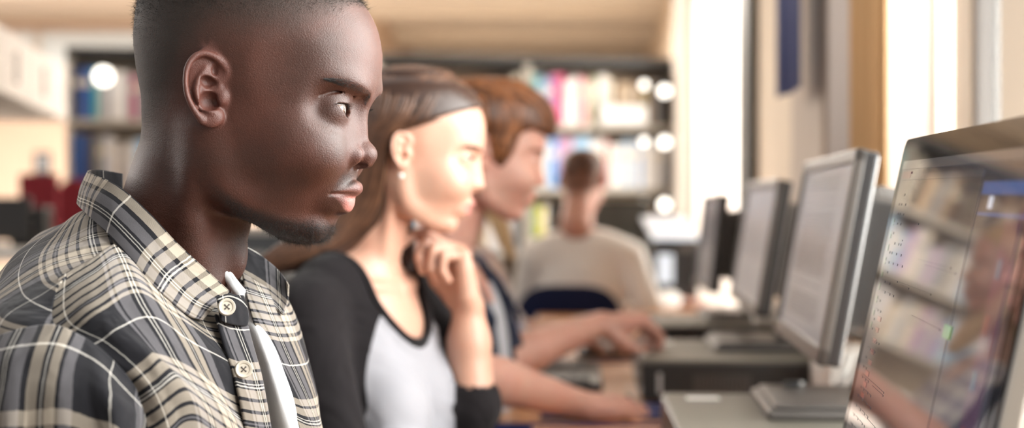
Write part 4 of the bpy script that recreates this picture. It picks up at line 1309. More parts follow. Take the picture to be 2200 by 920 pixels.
def build_guy():
    D = 2.65
    root = empty('person', at(990, 600, D)); root.location.z = 0
    tag(root, 'young man with auburn quiff in open navy shirt over grey tee, hand on a mouse', 'person')
    hf = Frame(PT(1054, 343, D), -5, 1.0)
    prm = head_params(nose_w=0.76, lip=0.78, lid=1.4, tip=(93.8, -41, 8.2), brow=.8, bridge=4.0, lipmin=.7)
    tf = Frame(PT(985, 585, D) + np.array([0, 20, 0]), 18, 1.0)
    shr = tf.wor(np.array([(-20, 168, -58)]))[0]; shl = tf.wor(np.array([(-20, -168, -58)]))[0]
    elr = PT(1000, 800, 2.36); wrr = PT(1240, 868, 2.50)
    ell_l = PT(1075, 780, 2.80); wrl = PT(1290, 697, 2.95)
    Rr = basis((PT(1395, 905, 2.56) - wrr) * np.array([1, 1, .2]) + np.array([0, 0, -6]), (0, -.35, 1))   # hand over the mouse
    # right hand, palm down: the thumb lies on the far side
    Rr[1] = -Rr[1] if Rr[1][1] < 0 else Rr[1]
    hr = dict(bends=[(14, 26, 18), (16, 28, 20), (18, 30, 20), (22, 30, 18)], spread=(7, 1, -5, -11), sc=1.02, thumb=[(20, 22, -6), (50, 44, -16), (78, 54, -24), (100, 56, -28)])
    Rl = basis((1, .10, .12), (-.1, -.25, 1))
    Rl[1] = -Rl[1] if Rl[1][1] > 0 else Rl[1]
    hl = dict(bends=[(46, 50, 25), (56, 56, 30), (62, 60, 30), (66, 60, 30)], spread=(6, 2, -3, -7), sc=1.02, thumb=[(16, 22, -12), (40, 40, -34), (66, 40, -54), (90, 30, -62)])
    nk = [(-42, 0, 0), (-56, 0, -50), (-70, 0, -100), (-88, 0, -150), (-100, 0, -195)]
    def f(W):
        P = hf.loc(W)
        d = smin(head_sdf(P, prm), ear_sdf(P, flare=30), 3)
        d = smin(d, tubef(P, nk, [50, 52, 54, 57, 62], 12), 14)
        b = torso_sdf(W, tf, sh=152, ch=(94, 142, 190), belly=(88, 128), sr=40) + 6
        d = smin(d, b, 20)
        for s_, e_, w_, R_, h_ in ((shr, elr, wrr, Rr, hr), (shl, ell_l, wrl, Rl, hl)):
            a = smin(cone(W, s_, e_, 46, 40), smin(cone(W, e_, e_ + (w_ - e_) * .3, 41, 40), cone(W, e_ + (w_ - e_) * .3, w_, 40, 26), 10), 10)
            d = smin(d, smin(a, hand_sdf(W, w_, R_, **h_), 10), 10)
        return d
    lo = hf.o + np.array([-125, -105, -190]); hi = lo + np.array([245, 210, 330])
    alo = tf.o + np.array([-260, -360, -520]); ahi = np.array([wrl[0] + 240, max(tf.o[1] + 300, wrl[1] + 160), hf.o[2] + 150])
    two_res_body('body', f, (lo, hi), 2.4, (alo, ahi), 4.5, MAT['skin_pink'], root, face_cols(hf, prm))
    eyes(root, hf, look=(1, 0.05, -.3), iris=(.3, .3, .3))
    for sd in (1, -1): brow_strands(hf, sd, f, MAT['hair_auburn'], root, n=300, r=.25e-3, seed=21 + sd)
    edge = ([-140, -80, -50, -40, -24, -10, 2, 14, 32, 50, 76, 96, 120], [-50, -44, -30, -10, 48, 46, -10, -20, 6, 40, 50, 44, 40])
    def vol(W):
        P = hf.loc(W)
        th = 5 + 11 * smooth(P[:, 2], 40, 100) + 10 * smooth(P[:, 0], 40, 90) * smooth(P[:, 2], 30, 60)
        d = smax(head_sdf(P, prm) - th, (pchip(P[:, 0], edge[0], edge[1]) - P[:, 2]) * .8, 5)
        q = tubef(P, [(40, 30, 112), (84, 26, 92), (106, 20, 62)], [30, 26, 15], 8)
        q = smin(q, tubef(P, [(40, -30, 112), (80, -26, 92), (102, -18, 68)], [30, 26, 15], 8), 14)
        return smin(d, q, 16)
    lo = hf.o + np.array([-150, -125, -70]); hi = hf.o + np.array([150, 125, 165])
    sdf_part('hair', lambda W: vol(W) + 2, lo, hi, 4.0, MAT['hair_auburn'], root, cols=lambda v: {'shade': np.full(len(v), .15)})
    g = np.random.default_rng(18); gd = []
    for i in range(900):
        L0 = g.uniform(-70, 84); F0 = g.uniform(-70, 70)
        tp = 128 - abs(L0) * .5
        w = g.normal() * 6
        if abs(L0) > 52 or g.random() < .25:
            L0 = g.choice([-1, 1]) * g.uniform(60, 84)
            F0 = g.uniform(-80, 40)
            pts = [(F0, L0 * .8, 96 + w), (F0 + 6, L0, 60 + w), (F0 - 4, L0 * 1.05, 30 + w), (F0 - 12, L0 * 1.02, 2 + w)]
        else:
            pts = [(F0 - 30, L0, tp), (F0 + 6, L0 + w, tp + 6), (F0 + 40, L0 + w, tp - 10), (min(F0 + 70, 112), L0 * .9 + w, tp - 50)]
        gd.append(hf.wor(np.array(pts, float)))
    locks('hair_locks', MAT['hair_auburn'], vol, gd, root, (1.2, 2.6), (-1, 2.2), seg=14, seed=15, jit=3)
    def tee(W):
        d = torso_sdf(W, tf, sh=152, ch=(96, 143, 190), belly=(94, 134), sr=42) - 2
        cut = tubef(tf.loc(W), [(-60, 0, 60), (-10, 0, 0), (46, 0, -14)], [74, 70, 50], 6)
        return smax(d, -cut, 3)
    lo = tf.o + np.array([-260, -300, -520]); hi = tf.o + np.array([260, 300, 60])
    sdf_part('t_shirt', tee, lo, hi, 8.0, MAT['grey_tee'], root)
    def shirt(W):
        Q = tf.loc(W)
        d = torso_sdf(W, tf, sh=154, ch=(98, 146, 190), belly=(104, 142), sr=46) - 9
        a = smin(cone(W, shr, elr, 58, 54), cone(W, shl, ell_l, 58, 54), 10)
        # sleeves end above the elbows
        ca = np.minimum(-((W - (shr + (elr - shr) * .80)) @ ((elr - shr) / np.linalg.norm(elr - shr))), 300)
        for s_, e_ in ((shr, elr), (shl, ell_l)):
            ax = (e_ - s_) / np.linalg.norm(e_ - s_)
            b = smax(cone(W, s_, e_, 56, 55), (W - (s_ + (e_ - s_) * .9)) @ ax, 4)
            d = smin(d, b, 24)
        op = np.maximum(np.abs(Q[:, 1] + 6) - pchip(Q[:, 2], [-560, -300, -120, 0, 60], [84, 62, 46, 52, 70]), 10 - Q[:, 0])
        d = smax(d, -op, 3)
        cut = tubef(Q, [(-60, 0, 80), (-10, 0, 4)], [76, 70], 6)
        return smax(d, -cut, 3)
    lo = tf.o + np.array([-260, -360, -520]); hi = tf.o + np.array([330, 360, 70])
    sdf_part('shirt', shirt, lo, hi, 5.5, MAT['navy'], root)
    # collar of the open shirt
    for sd in (1, -1):
        pts = [(-78, 30 * sd, 34), (-40, 62 * sd, 26), (14, 66 * sd, 4), (60, 56 * sd, -28), (92, 50 * sd, -78)]
        pts2 = [(-92, 34 * sd, 0), (-52, 88 * sd, -4), (10, 100 * sd, -28), (64, 92 * sd, -64), (96, 66 * sd, -104)]
        a = crspline(pts, 20); b = crspline(pts2, 20); m = (a + b) / 2 + np.array([6, 8 * sd, 8])
        V = np.stack([a, m, b], 1).reshape(-1, 3); F = [(i * 3 + k, i * 3 + k + 1, i * 3 + k + 4, i * 3 + k + 3) for i in range(19) for k in range(2)]
        o = mesh_obj('collar', tf.wor(V) / 1000, F, MAT['navy'], root)
        md = o.modifiers.new('thickness', 'SOLIDIFY'); md.thickness = .004
        md = o.modifiers.new('smooth', 'SUBSURF'); md.levels = 2; md.render_levels = 2
    trousers(root, tf, 470)
    return root

def build_blond():
    D = 3.45
    root = empty('person', at(1040, 600, D)); root.location.z = 0
    tag(root, 'person with long blond hair and pale patterned top, mostly hidden behind the auburn haired man', 'person')
    hf = Frame(PT(1062, 366, D), 0, 0.91)
    prm = head_params(nose_w=0.72, lip=0.85, lid=.8, tip=(92.0, -39.5, 7.6), brow=.6)
    tf = Frame(PT(1035, 560, D) + np.array([0, 20, 0]), 12, 0.92)
    nk = [(-36, 0, -10), (-50, 0, -60), (-64, 0, -110), (-82, 0, -165), (-96, 0, -200)]
    shr = tf.wor(np.array([(-22, 150, -52)]))[0]; elr = PT(1095, 715, 3.3); wrr = PT(1215, 712, 3.36)
    shl = tf.wor(np.array([(-22, -150, -52)]))[0]; ell2 = PT(1090, 720, 3.62); wrl = PT(1230, 716, 3.62)
    def f(W):
        P = hf.loc(W)
        d = smin(head_sdf(P, prm), ear_sdf(P, sc=.84), 3)
        d = smin(d, tubef(P, nk, [44, 44, 45, 47, 54], 8), 14) * hf.sc
        d = smin(d, torso_sdf(W, tf, sh=142, ch=(88, 132, 190), belly=(80, 115), sr=36) + 4, 20)
        for w_, e_ in ((wrr, elr), (wrl, ell2)):
            d = smin(d, cone(W, e_, w_, 34, 23), 8)
            R = basis((1, 0, -.05), (0, 0, 1))
            d = smin(d, hand_sdf(W, w_, R * np.array([[1], [1 if w_ is wrr else -1], [1]]), [(20, 26, 18)] * 4, sc=.9), 8)
        return d
    alo = tf.o + np.array([-220, -280, -480]); ahi = np.array([wrl[0] + 200, tf.o[1] + 300, hf.o[2] + 130])
    sdf_part('body', f, alo, ahi, 5.5, MAT['skin_fair'], root, cols=face_cols(hf, prm))
    eyes(root, hf, look=(1, 0, -.2), iris=(.3, .3, .3))
    edge = ([-140, -60, -44, -20, 4, 30, 60, 80, 92, 104], [-80, -60, -30, 20, 30, 50, 66, 72, 76, 80])
    def vol(W):
        P = hf.loc(W)
        d = cap_sdf(P, prm, edge, 9.0)
        for s in (1, -1):
            d = smin(d, tubef(P, [(-30, 62 * s, 40), (-20, 72 * s, -30), (0, 66 * s, -100), (24, 58 * s, -165), (44, 54 * s, -225)], [26, 24, 24, 22, 12], 10), 14)
        d = smin(d, tubef(P, [(-46, 0, 44), (-58, 0, -10), (-74, 0, -70), (-96, 0, -140)], [72, 68, 60, 44], 8), 14)
        return d * hf.sc
    lo = hf.o + np.array([-170, -130, -270]); hi = hf.o + np.array([130, 130, 140])
    sdf_part('hair', vol, lo, hi, 5.5, MAT['hair_blond'], root, cols=lambda v: {'shade': np.full(len(v), .3)})
    g = np.random.default_rng(28); gd = []
    for i in range(420):
        s = g.choice([-1, 1]); t = g.random(); w = g.normal() * 6
        F0 = 84 - 140 * t; tp = np.interp(F0, [-70, -20, 40, 70, 90], [124, 140, 130, 112, 92])
        gd.append(hf.wor(np.array([(F0, 4 * s, tp), (F0 * .6 - 10, 60 * s, 84), (-20 - 30 * t + w, 84 * s, 20), (-14 - 40 * t + w, 86 * s, -60), (4 - 30 * t + w, 82 * s, -130), (34 - 40 * t + w, 72 * s, -222)], float)))
    locks('hair_locks', MAT['hair_blond'], vol, gd, root, (1.4, 3.0), (-1, 1.6), seg=20, seed=25, jit=4)
    def top(W):
        d = torso_sdf(W, tf, sh=142, ch=(90, 133, 190), belly=(96, 126), sr=40, female=True) - 6
        d = smin(d, cone(W, shr, elr, 50, 46), 22); d = smin(d, cone(W, shl, ell2, 50, 46), 22)
        cut = tubef(tf.loc(W), [(-60, 0, 60), (-10, 0, 0), (56, 0, -24)], [74, 70, 50], 6)
        return smax(d, -cut, 3)
    lo = tf.o + np.array([-240, -290, -480]); hi = tf.o + np.array([330, 290, 60])
    sdf_part('patterned_top', top, lo, hi, 7.0, MAT['check_top'], root)
    trousers(root, tf, 470)
    return root

def build_back_man():
    D = 5.5
    root = empty('person', at(1255, 600, D)); root.location.z = 0
    tag(root, 'person seen from behind in off-white sweater, short brown hair, seated on a navy chair', 'person')
    hf = Frame(PT(1253, 398, D), -72, 1.0, pitch=8)
    prm = head_params(table=HT)
    tf = Frame(PT(1250, 505, D) + np.array([0, -40, -20]), -84, 1.06)
    shr = tf.wor(np.array([(-10, 172, -60)]))[0]; shl = tf.wor(np.array([(-10, -172, -60)]))[0]
    # he faces away, so his right hand is on the right of the picture
    if shr[0] < shl[0]: shr, shl = shl, shr
    elr = PT(1392, 662, 5.38); wrr = PT(1446, 648, 5.54); ell2 = PT(1125, 665, 5.6); wrl = PT(1180, 660, 5.85)
    nk = [(-42, 0, 0), (-52, 0, -50), (-62, 0, -100), (-76, 0, -160)]
    Rr = basis((1, .06, -.05), (0, 0, 1))
    def f(W):
        P = hf.loc(W)
        d = smin(head_sdf(P, prm), ear_sdf(P, flare=34), 3)
        d = smin(d, tubef(P, nk, [50, 54, 57, 64], 8), 14)
        d = smin(d, torso_sdf(W, tf, sh=150, ch=(92, 140, 190), belly=(88, 128), sr=40) + 6, 20)
        for e_, w_ in ((elr, wrr), (ell2, wrl)):
            d = smin(d, cone(W, e_, w_, 38, 26), 6)
            d = smin(d, hand_sdf(W, w_, Rr, [(16, 26, 16)] * 4, sc=1.05), 10)
        return d
    alo = np.array([ell2[0] - 110, tf.o[1] - 220, tf.o[2] - 520]); ahi = np.array([wrr[0] + 230, tf.o[1] + 560, hf.o[2] + 150])
    def cc(v):
        P = hf.loc(v); c = face_cols(hf, prm)(v); F = P[:, 0]
        c['hair'] = smooth(P[:, 2] - pchip(F, [-130, -60, -40, -20, 10, 60, 90], [-72, -50, -20, 20, 10, 60, 70]), -8, 36) * 0.95
        return c
    sdf_part('body', f, alo, ahi, 6.0, MAT['skin_pink'], root, cols=cc)
    eyes(root, hf, look=(1, 0, -.2), iris=(.3, .3, .3))
    edge = ([-140, -90, -60, 0, 60, 90, 120], [42, 36, 40, 56, 60, 66, 60])
    def vol(W):
        P = hf.loc(W)
        return smax(head_sdf(P, prm) - 3.5, (pchip(P[:, 0], edge[0], edge[1]) - P[:, 2]) * .8, 8)
    sdf_part('hair', vol, hf.o - 160, hf.o + 160, 6.0, MAT['hair_auburn'], root, cols=lambda v: {'shade': np.full(len(v), .05)})
    def top(W):
        d = torso_sdf(W, tf, sh=152, ch=(100, 150, 200), belly=(108, 150), sr=48) - 8
        for s_, e_, w_ in ((shr, elr, wrr), (shl, ell2, wrl)):
            w2 = e_ + (w_ - e_) * .92
            d = smin(d, smin(cone(W, s_, e_, 62, 56), cone(W, e_, w2, 54, 42), 16), 30)
        cut = tubef(hf.loc(W), nk, [50, 56, 59, 66], 8)
        return smax(d, -cut, 4)
    sdf_part('sweater', top, alo, np.array([wrr[0] + 60, ahi[1], tf.o[2] + 70]), 7.0, MAT['sweater'], root)
    trousers(root, tf, 470)
    return root
MAT['pearl'] = simple('pearl stud', (.9, .86, .82), .15, coat=.5)
def check_mat():
    m, t, out = nt('pale checked cotton'); n = N(t)
    tc = n('TexCoord').outputs['Object']; s = n('SeparateXYZ', {0: tc})
    a = n.math('GREATER_THAN', n.math('FRACT', n.math('MULTIPLY', n.math('ADD', s.outputs[0], s.outputs[1]), 22.0)), .55)
    b_ = n.math('GREATER_THAN', n.math('FRACT', n.math('MULTIPLY', s.outputs[2], 20.0)), .6)
    c = n.mix(n.math('MULTIPLY', n.math('ADD', a, b_), .42), (.72, .66, .60), (.22, .20, .30))
    b = n('BsdfPrincipled', {'Base Color': c, 'Roughness': .9}); t.links.new(b.outputs[0], out.inputs[0]); return m
MAT['check_top'] = check_mat()
# ------------------------------------------------------------------ the room
RA = math.atan(140 / FPX)                       # the window wall runs a little to the right of the line of sight
ROOM = Matrix.Translation((0, 0, 0)) @ Matrix.Rotation(-RA, 4, 'Z')
WS = 0.66                                       # window wall
CEIL = 2.75
def TW(px, s=WS):                               # where on the wall a picture column falls
    return FPX * s / (px - 1240.0)
def wall_mat(name, col, rough=0.85):
    return simple(name, col, rough, bump=0.15, bscale=60, var=0.03, vscale=3)
MAT['wall_cream'] = wall_mat('cream wall paint', (0.86, 0.75, 0.61))
MAT['wall_white'] = wall_mat('white wall paint', (0.86, 0.82, 0.78))
MAT['wall_grey'] = wall_mat('warm grey paint', (0.60, 0.52, 0.45))
MAT['ceiling'] = wall_mat('ceiling paint', (0.92, 0.86, 0.78))
MAT['beam'] = wall_mat('ceiling beam paint', (0.74, 0.67, 0.58))
MAT['frame_grey'] = simple('grey window frame', (0.36, 0.33, 0.31), 0.45)
MAT['frame_dark'] = simple('dark green grey frame', (0.10, 0.10, 0.09), 0.5)
MAT['ochre'] = simple('ochre curtain', (0.72, 0.47, 0.24), 0.9, bump=.3, bscale=40)
MAT['blind'] = simple('off white blind', (0.86, 0.80, 0.76), 0.8)
MAT['banner'] = simple('blue banner cloth', (0.055, 0.085, 0.25), 0.75, bump=.2, bscale=90)
MAT['carpet'] = simple('brown grey carpet', (0.16, 0.13, 0.11), 0.95, bump=.6, bscale=300, var=.25, vscale=40)
MAT['glass'] = None
def glass_mat():
    m, t, out = nt('window glass'); n = N(t)
    a = n('BsdfTransparent', {'Color': (0.96, 0.98, 0.98, 1)}); b = n('BsdfGlossy', {'Roughness': 0.02})
    f = n('Fresnel', {'IOR': 1.45})
    mx = n('MixShader', {0: n.math('MULTIPLY', f.outputs[0], 0.6), 1: a, 2: b})
    t.links.new(mx.outputs[0], out.inputs[0]); return m
MAT['glass'] = glass_mat()

def room_box(name, lo, hi, mat, parent=None, bev=0.0, kind=None, label=None, cat=None):
    o = MB().box(lo, hi, bev=bev).build(name, mat, parent, M=ROOM)
    if kind: o['kind'] = kind
    if label: tag(o, label, cat)
    return o
def wall_right():
    mb = MB()
    # solid stretches between the windows, sills and lintels (s, t, z)
    ts = [(-2.6, -2.2), (2.12, 2.25), (2.42, 2.52), (2.99, 5.30), (7.55, 15.2)]
    for a, b in ts: mb.box((WS, a, 0), (WS + (.07 if 2 < a < 2.5 else .25), b, CEIL))
    for a, b in ((-2.2, 2.12), (2.25, 2.42), (2.52, 2.99), (5.30, 7.55)):
        mb.box((WS, a, 0), (WS + .25, b, 0.86 if a < 5 else .5))
        mb.box((WS, a, 2.55), (WS + .25, b, CEIL))
    w = mb.build('wall_right', MAT['wall_cream'], None, M=ROOM); w['kind'] = 'structure'
    n = 1
    for a, b, z0 in ((-2.2, 2.12, .86), (2.25, 2.42, .86), (2.52, 2.99, .86), (5.30, 7.55, .5)):
        fr = MB(); k = .035 if b - a > .3 else .02
        fr.box((WS + .005, a, z0), (WS + .06, a + k, 2.55), bev=.004); fr.box((WS + .005, b - k, z0), (WS + .06, b, 2.55), bev=.004)
        fr.box((WS + .005, a, z0), (WS + .06, b, z0 + k), bev=.004); fr.box((WS + .005, a, 2.55 - k), (WS + .06, b, 2.55), bev=.004)
        m = int((b - a) / 1.1)
        for i in range(1, m + 1):
            t = a + (b - a) * i / (m + 1); fr.box((WS + .005, t - .02, z0), (WS + .06, t + .02, 2.55), bev=.004)
        f = fr.build('window_%d' % n, MAT['frame_grey'], None, M=ROOM); f['kind'] = 'structure'
        g = MB().box((WS + .03, a + k, z0 + k), (WS + .036, b - k, 2.55 - k)).build('pane', MAT['glass'], f, M=ROOM)
        MB().box((WS - .10, a, z0 - .03), (WS + .06, b, z0), bev=.006).build('window_sill', MAT['sill'], f, M=ROOM)
        n += 1
MAT['sill'] = simple('light wood sill', (0.62, 0.40, 0.22), 0.5)

def curtain(name, s, t0, t1, z0, z1, mat, label, cat, folds=6, amp=.018, th=.006):
    n = folds * 12
    V = []
    for i in range(n + 1):
        t = t0 + (t1 - t0) * i / n
        V.append((s + amp * math.sin(i / 12 * 2 * PI), t))
    vs = []; fs = []
    for i, (a, b) in enumerate(V):
        vs += [(a - th / 2, b, z0), (a - th / 2, b, z1), (a + th / 2, b, z1), (a + th / 2, b, z0)]
    for i in range(n):
        for k in range(4):
            k2 = (k + 1) % 4
            fs.append((i * 4 + k, i * 4 + k2, (i + 1) * 4 + k2, (i + 1) * 4 + k))
    fs.append((0, 1, 2, 3)); fs.append((n * 4 + 3, n * 4 + 2, n * 4 + 1, n * 4))
    o = MB().add(vs, fs).build(name, mat, None, M=ROOM, smooth=True)
    return tag(o, label, cat)

def build_room():
    o = MB().box((-7.5, -2.6, -.1), (WS + .25, 15.2, 0)).build('floor', MAT['carpet'], None, M=ROOM); o['kind'] = 'structure'
    o = MB().box((-7.5, 2.9, CEIL), (WS + .25, 15.2, CEIL + .15)).build('ceiling', MAT['ceiling'], None, M=ROOM); o['kind'] = 'structure'
    wall_right()
    # far wall, with a high band of windows on its left part
    mb = MB()
    mb.box((-2.2, 15.0, 0), (WS, 15.2, CEIL))
    w = mb.build('wall_back', MAT['wall_white'], None, M=ROOM); w['kind'] = 'structure'
    mb = MB()
    mb.box((-7.5, 11.2, 0), (-1.6, 11.4, 2.30)); mb.box((-7.5, 11.2, 2.62), (-1.6, 11.4, CEIL)); mb.box((-7.5, 11.2, 2.30), (-6.9, 11.4, 2.62)); mb.box((-1.8, 11.2, 2.3), (-1.6, 11.4, 2.62))
    mb.box((-1.8, 11.4, 0), (-1.6, 15.0, CEIL))
    w = mb.build('wall_left_back', MAT['wall_tan'], None, M=ROOM); w['kind'] = 'structure'
    mb = MB()
    for i in range(6):
        a = -6.9 + i * .85
        mb.box((a - .02, 11.26, 2.30), (a + .02, 11.34, 2.62))
    mb.box((-6.9, 11.26, 2.30), (-1.8, 11.34, 2.33)); mb.box((-6.9, 11.26, 2.59), (-1.8, 11.34, 2.62))
    f = mb.build('window_5', MAT['wall_white'], None, M=ROOM); f['kind'] = 'structure'
    MB().box((-6.9, 11.29, 2.33), (-1.8, 11.295, 2.59)).build('pane', MAT['glass'], f, M=ROOM)
    w = MB().box((-7.5, 4.5, 0), (-7.3, 11.2, CEIL)).build('wall_left', MAT['wall_tan'], None, M=ROOM); w['kind'] = 'structure'
    # beams and light strips under the ceiling, across the room
    k = 1
    for t, h, d in ((9.7, .10, .22), (11.15, .07, .16), (12.4, .12, .25), (13.9, .1, .25)):
        if 11 < t < 11.3: s0 = -7.3
        else: s0 = -7.3 if t < 11 else -1.6
        o = MB().box((s0, t, CEIL - h), (WS, t + d, CEIL), bev=.004).build('trim_%d' % k, MAT['beam'], None, M=ROOM); o['kind'] = 'structure'; k += 1
    # fluorescent fittings
    fit = None
    spots = [(-.9, 8.9, 'over the middle of the room, nearer row'), (-2.6, 8.9, 'left of the middle row'), (-4.2, 8.9, 'over the left aisle')]
    for s, t, w in spots:
        r = empty('ceiling_light', ROOM @ Vector((s, t, CEIL)), -RA)
        tag(r, 'long white fluorescent ceiling light ' + w, 'ceiling light', 'fluorescent ceiling lights')
        M = ROOM @ Matrix.Translation((s, t, CEIL))
        MB().box((-.62, -.10, -.055), (.62, .10, 0), bev=.008).build('housing', MAT['wall_white'], r, M=M)
        MB().box((-.58, -.07, -.068), (.58, .07, -.052), bev=.006).build('diffuser', MAT['tube'], r, M=M)
    # window wall dressing
    curtain('curtain', WS - .05, TW(1900, WS - .05), TW(1836, WS - .05), .80, 2.6, MAT['ochre'], 'ochre curtain hanging by the window behind the nearest grey monitor', 'curtain', 4)
    curtain('curtain', WS - .03, TW(1836, WS - .03) + .02, TW(1790, WS - .03), .80, 2.6, MAT['blind'], 'narrow white curtain just beyond the ochre one', 'curtain', 4)
    curtain('curtain', WS - .04, 2.53, TW(1916, WS - .04), .88, 2.6, MAT['sheer'], 'pale pinkish sheer curtain over the window in front of the ochre curtain', 'curtain', 9, amp=.012, th=.003)
    curtain('curtain', WS - .04, 5.66, 7.3, .55, 2.6, MAT['sheer'], 'pale sheer curtain over the farthest window', 'curtain', 24, amp=.02, th=.003)
    room_box('window_post', (WS - .04, TW(1626, WS), .0), (WS, TW(1603, WS), CEIL), MAT['frame_dark'], bev=.005, label='dark green-grey vertical post on the window wall beyond the blue banner', cat='post')
    room_box('wall_panel', (WS - .035, TW(1722), .0), (WS, TW(1790), CEIL), MAT['wall_grey'], bev=.004, label='warm grey upright wall panel between banner and white curtain', cat='wall panel')
    # post at the end of the bookcases
    room_box('pillar', (WS - .13, 7.66, 0), (WS - .02, 7.90, CEIL), MAT['wall_grey'], bev=.006, label='slim warm grey pillar at the right end of the bookcases', cat='pillar')
    # banner
    a = Vector(at(1669, 213, 3.9)); b = Vector(at(1722, 186, 3.55))
    top = 2.65; n = 24; vs = []; fs = []
    ax = (b - a); nrm = Vector((ax.y, -ax.x, 0)).normalized()
    for i in range(n + 1):
        p = a.lerp(b, i / n); wv = .006 * math.sin(i / n * 9)
        for s in (-1, 1):
            q = p + nrm * (wv + s * .0012)
            zb = 1.15 + (HZ - 200) / FPX * 3.72
            vs += [(q.x, q.y, zb), (q.x, q.y, top)]
    for i in range(n):
        o0 = i * 4; o1 = o0 + 4
        fs += [(o0, o1, o1 + 1, o0 + 1), (o0 + 3, o1 + 3, o1 + 2, o0 + 2), (o0, o0 + 2, o1 + 2, o1), (o0 + 1, o1 + 1, o1 + 3, o0 + 3)]
    r = empty('banner', (a.x, a.y, top)); tag(r, 'plain dark blue banner hanging in front of the window wall', 'banner')
    MB().add(vs, fs).build('cloth', MAT['banner'], r, smooth=True)
    MB().tube([Vector((a.x, a.y, top)) - ax.normalized() * .03, Vector((b.x, b.y, top)) + ax.normalized() * .03], .011, 10).build('rod', MAT['frame_grey'], r, smooth=True)
MAT['wall_tan'] = wall_mat('tan wall paint', (0.60, 0.46, 0.36))
def sheer_mat():
    m, t, out = nt('sheer curtain'); n = N(t)
    a = n('BsdfDiffuse', {'Color': (.88, .82, .78, 1)}); b = n('BsdfTranslucent', {'Color': (.92, .86, .82, 1)})
    mx = n('MixShader', {0: .55, 1: a, 2: b}); t.links.new(mx.outputs[0], out.inputs[0]); return m
MAT['sheer'] = sheer_mat()
MAT['tube'] = emit('fluorescent diffuser', (1.0, 0.95, 0.88), 5.0)

# ------------------------------------------------------------------ bookcases and books
MAT['shelf_metal'] = simple('stone grey shelf metal', (0.50, 0.46, 0.40), 0.5)
MAT['shelf_dark'] = simple('dark top rail', (0.035, 0.035, 0.035), 0.5)
MAT['shelf_back'] = simple('beige shelf back', (0.50, 0.40, 0.30), 0.8)
MAT['pages'] = simple('book pages', (0.78, 0.74, 0.66), 0.9)
BCOL = {
    'white': (.80, .78, .77), 'cream': (.74, .67, .55), 'pale grey': (.52, .52, .54), 'grey': (.26, .27, .29), 'dark': (.035, .032, .03), 'brown': (.16, .10, .055),
    'olive': (.22, .18, .07), 'blue': (.02, .10, .38), 'bright blue': (.04, .27, .62), 'light blue': (.32, .52, .72), 'navy blue': (.02, .045, .16), 'teal': (.02, .32, .32),
    'magenta': (.50, .05, .17), 'pink': (.66, .28, .38), 'lilac': (.50, .32, .50), 'red': (.40, .04, .035), 'yellow': (.72, .60, .05), 'green': (.20, .32, .06), 'tan': (.48, .36, .24)}
for k_, c_ in BCOL.items(): MAT['bk_' + k_] = simple(k_ + ' book cover', c_, 0.45, coat=.15)
ORD = ['first', 'second', 'third', 'fourth', 'fifth', 'sixth', 'seventh', 'eighth', 'ninth', 'tenth', 'eleventh', 'twelfth', 'thirteenth', 'fourteenth', 'fifteenth', 'sixteenth', 'seventeenth', 'eighteenth', 'nineteenth', 'twentieth', 'twenty-first', 'twenty-second', 'twenty-third', 'twenty-fourth', 'twenty-fifth', 'twenty-sixth', 'twenty-seventh', 'twenty-eighth', 'twenty-ninth', 'thirtieth', 'thirty-first', 'thirty-second']
def bookcase(x0, x1, da, db, which, rows, seed, extra=None):
    """between picture columns x0..x1 at distances da, db; rows: lists of (colour, width, height[, tilt])"""
    A = Vector(at(x0, 455, da)); B = Vector(at(x1, 455, db)); A.z = B.z = 0
    W = (B - A).length; ang = math.atan2(B.y - A.y, B.x - A.x)
    M = Matrix.Translation(A) @ Matrix.Rotation(ang, 4, 'Z')
    r = empty('bookcase', A, ang); tag(r, 'grey metal library bookcase with dark top rail, ' + which, 'bookcase', 'row of library bookcases')
    top = 1.985; dp = .30
    for x in (0, W - .022): MB().box((x, 0, 0), (x + .022, dp, top), bev=.003).build('side_panel', MAT['shelf_metal'], r, M=M)
    MB().box((0, -.012, top - .03), (W, dp, top + .022), bev=.004).build('top_rail', MAT['shelf_dark'], r, M=M)
    MB().box((.02, dp - .012, .1), (W - .02, dp, top)).build('back_panel', MAT['shelf_back'], r, M=M)
    zs = [1.632, 1.282, .932, .582, .232]
    for z in zs:
        MB().box((.022, -.004, z - .028), (W - .022, dp - .01, z), bev=.003).build('shelf', MAT['shelf_metal'], r, M=M)
    g = random.Random(seed)
    for ri, row in enumerate(rows):
        x = .030; z = zs[ri]; i = 0
        rn = ['top', 'second', 'third', 'fourth'][ri]
        for it in row:
            c, w, h = it[:3]; tl = it[3] if len(it) > 3 else 0
            if c is None: x += w; continue
            if x + w > W - .026: break
            h = min(h, .30); d = .17 + g.random() * .05
            y0 = .015 + g.random() * .012
            m2 = M @ Matrix.Translation((x, y0, z + .001)) @ Matrix.Rotation(math.radians(tl), 4, 'Y')
            mb = MB()
            mb.box((0, 0, 0), (w, .004, h), bev=min(.0015, w * .2))
            mb.box((0, 0, 0), (.0025, d, h)); mb.box((w - .0025, 0, 0), (w, d, h))
            mb.box((.0025, .004, .003), (w - .0025, d - .004, h - .003), mi=1)
            if g.random() < .5:
                mb.box((w * .15, -.0006, h * .62), (w * .85, .0, h * .78), mi=2)
            b = mb.build('book', [MAT['bk_' + c], MAT['pages'], MAT['bk_cream' if c != 'cream' else 'bk_grey']], None, M=m2)
            kind = 'file' if w > .05 else 'book'
            tag(b, '%s %s standing on the %s shelf of the %s, %s from the left' % (c, kind, rn, which.split(',')[0].replace('the ', '', 1) if which.startswith('the ') else which, ORD[min(i, 31)]), 'book', 'books on the library shelves')
            x += w * math.cos(math.radians(tl)) + (h * math.sin(math.radians(abs(tl))) if tl else 0) + g.uniform(.0005, .003); i += 1
    return r, M, W, zs

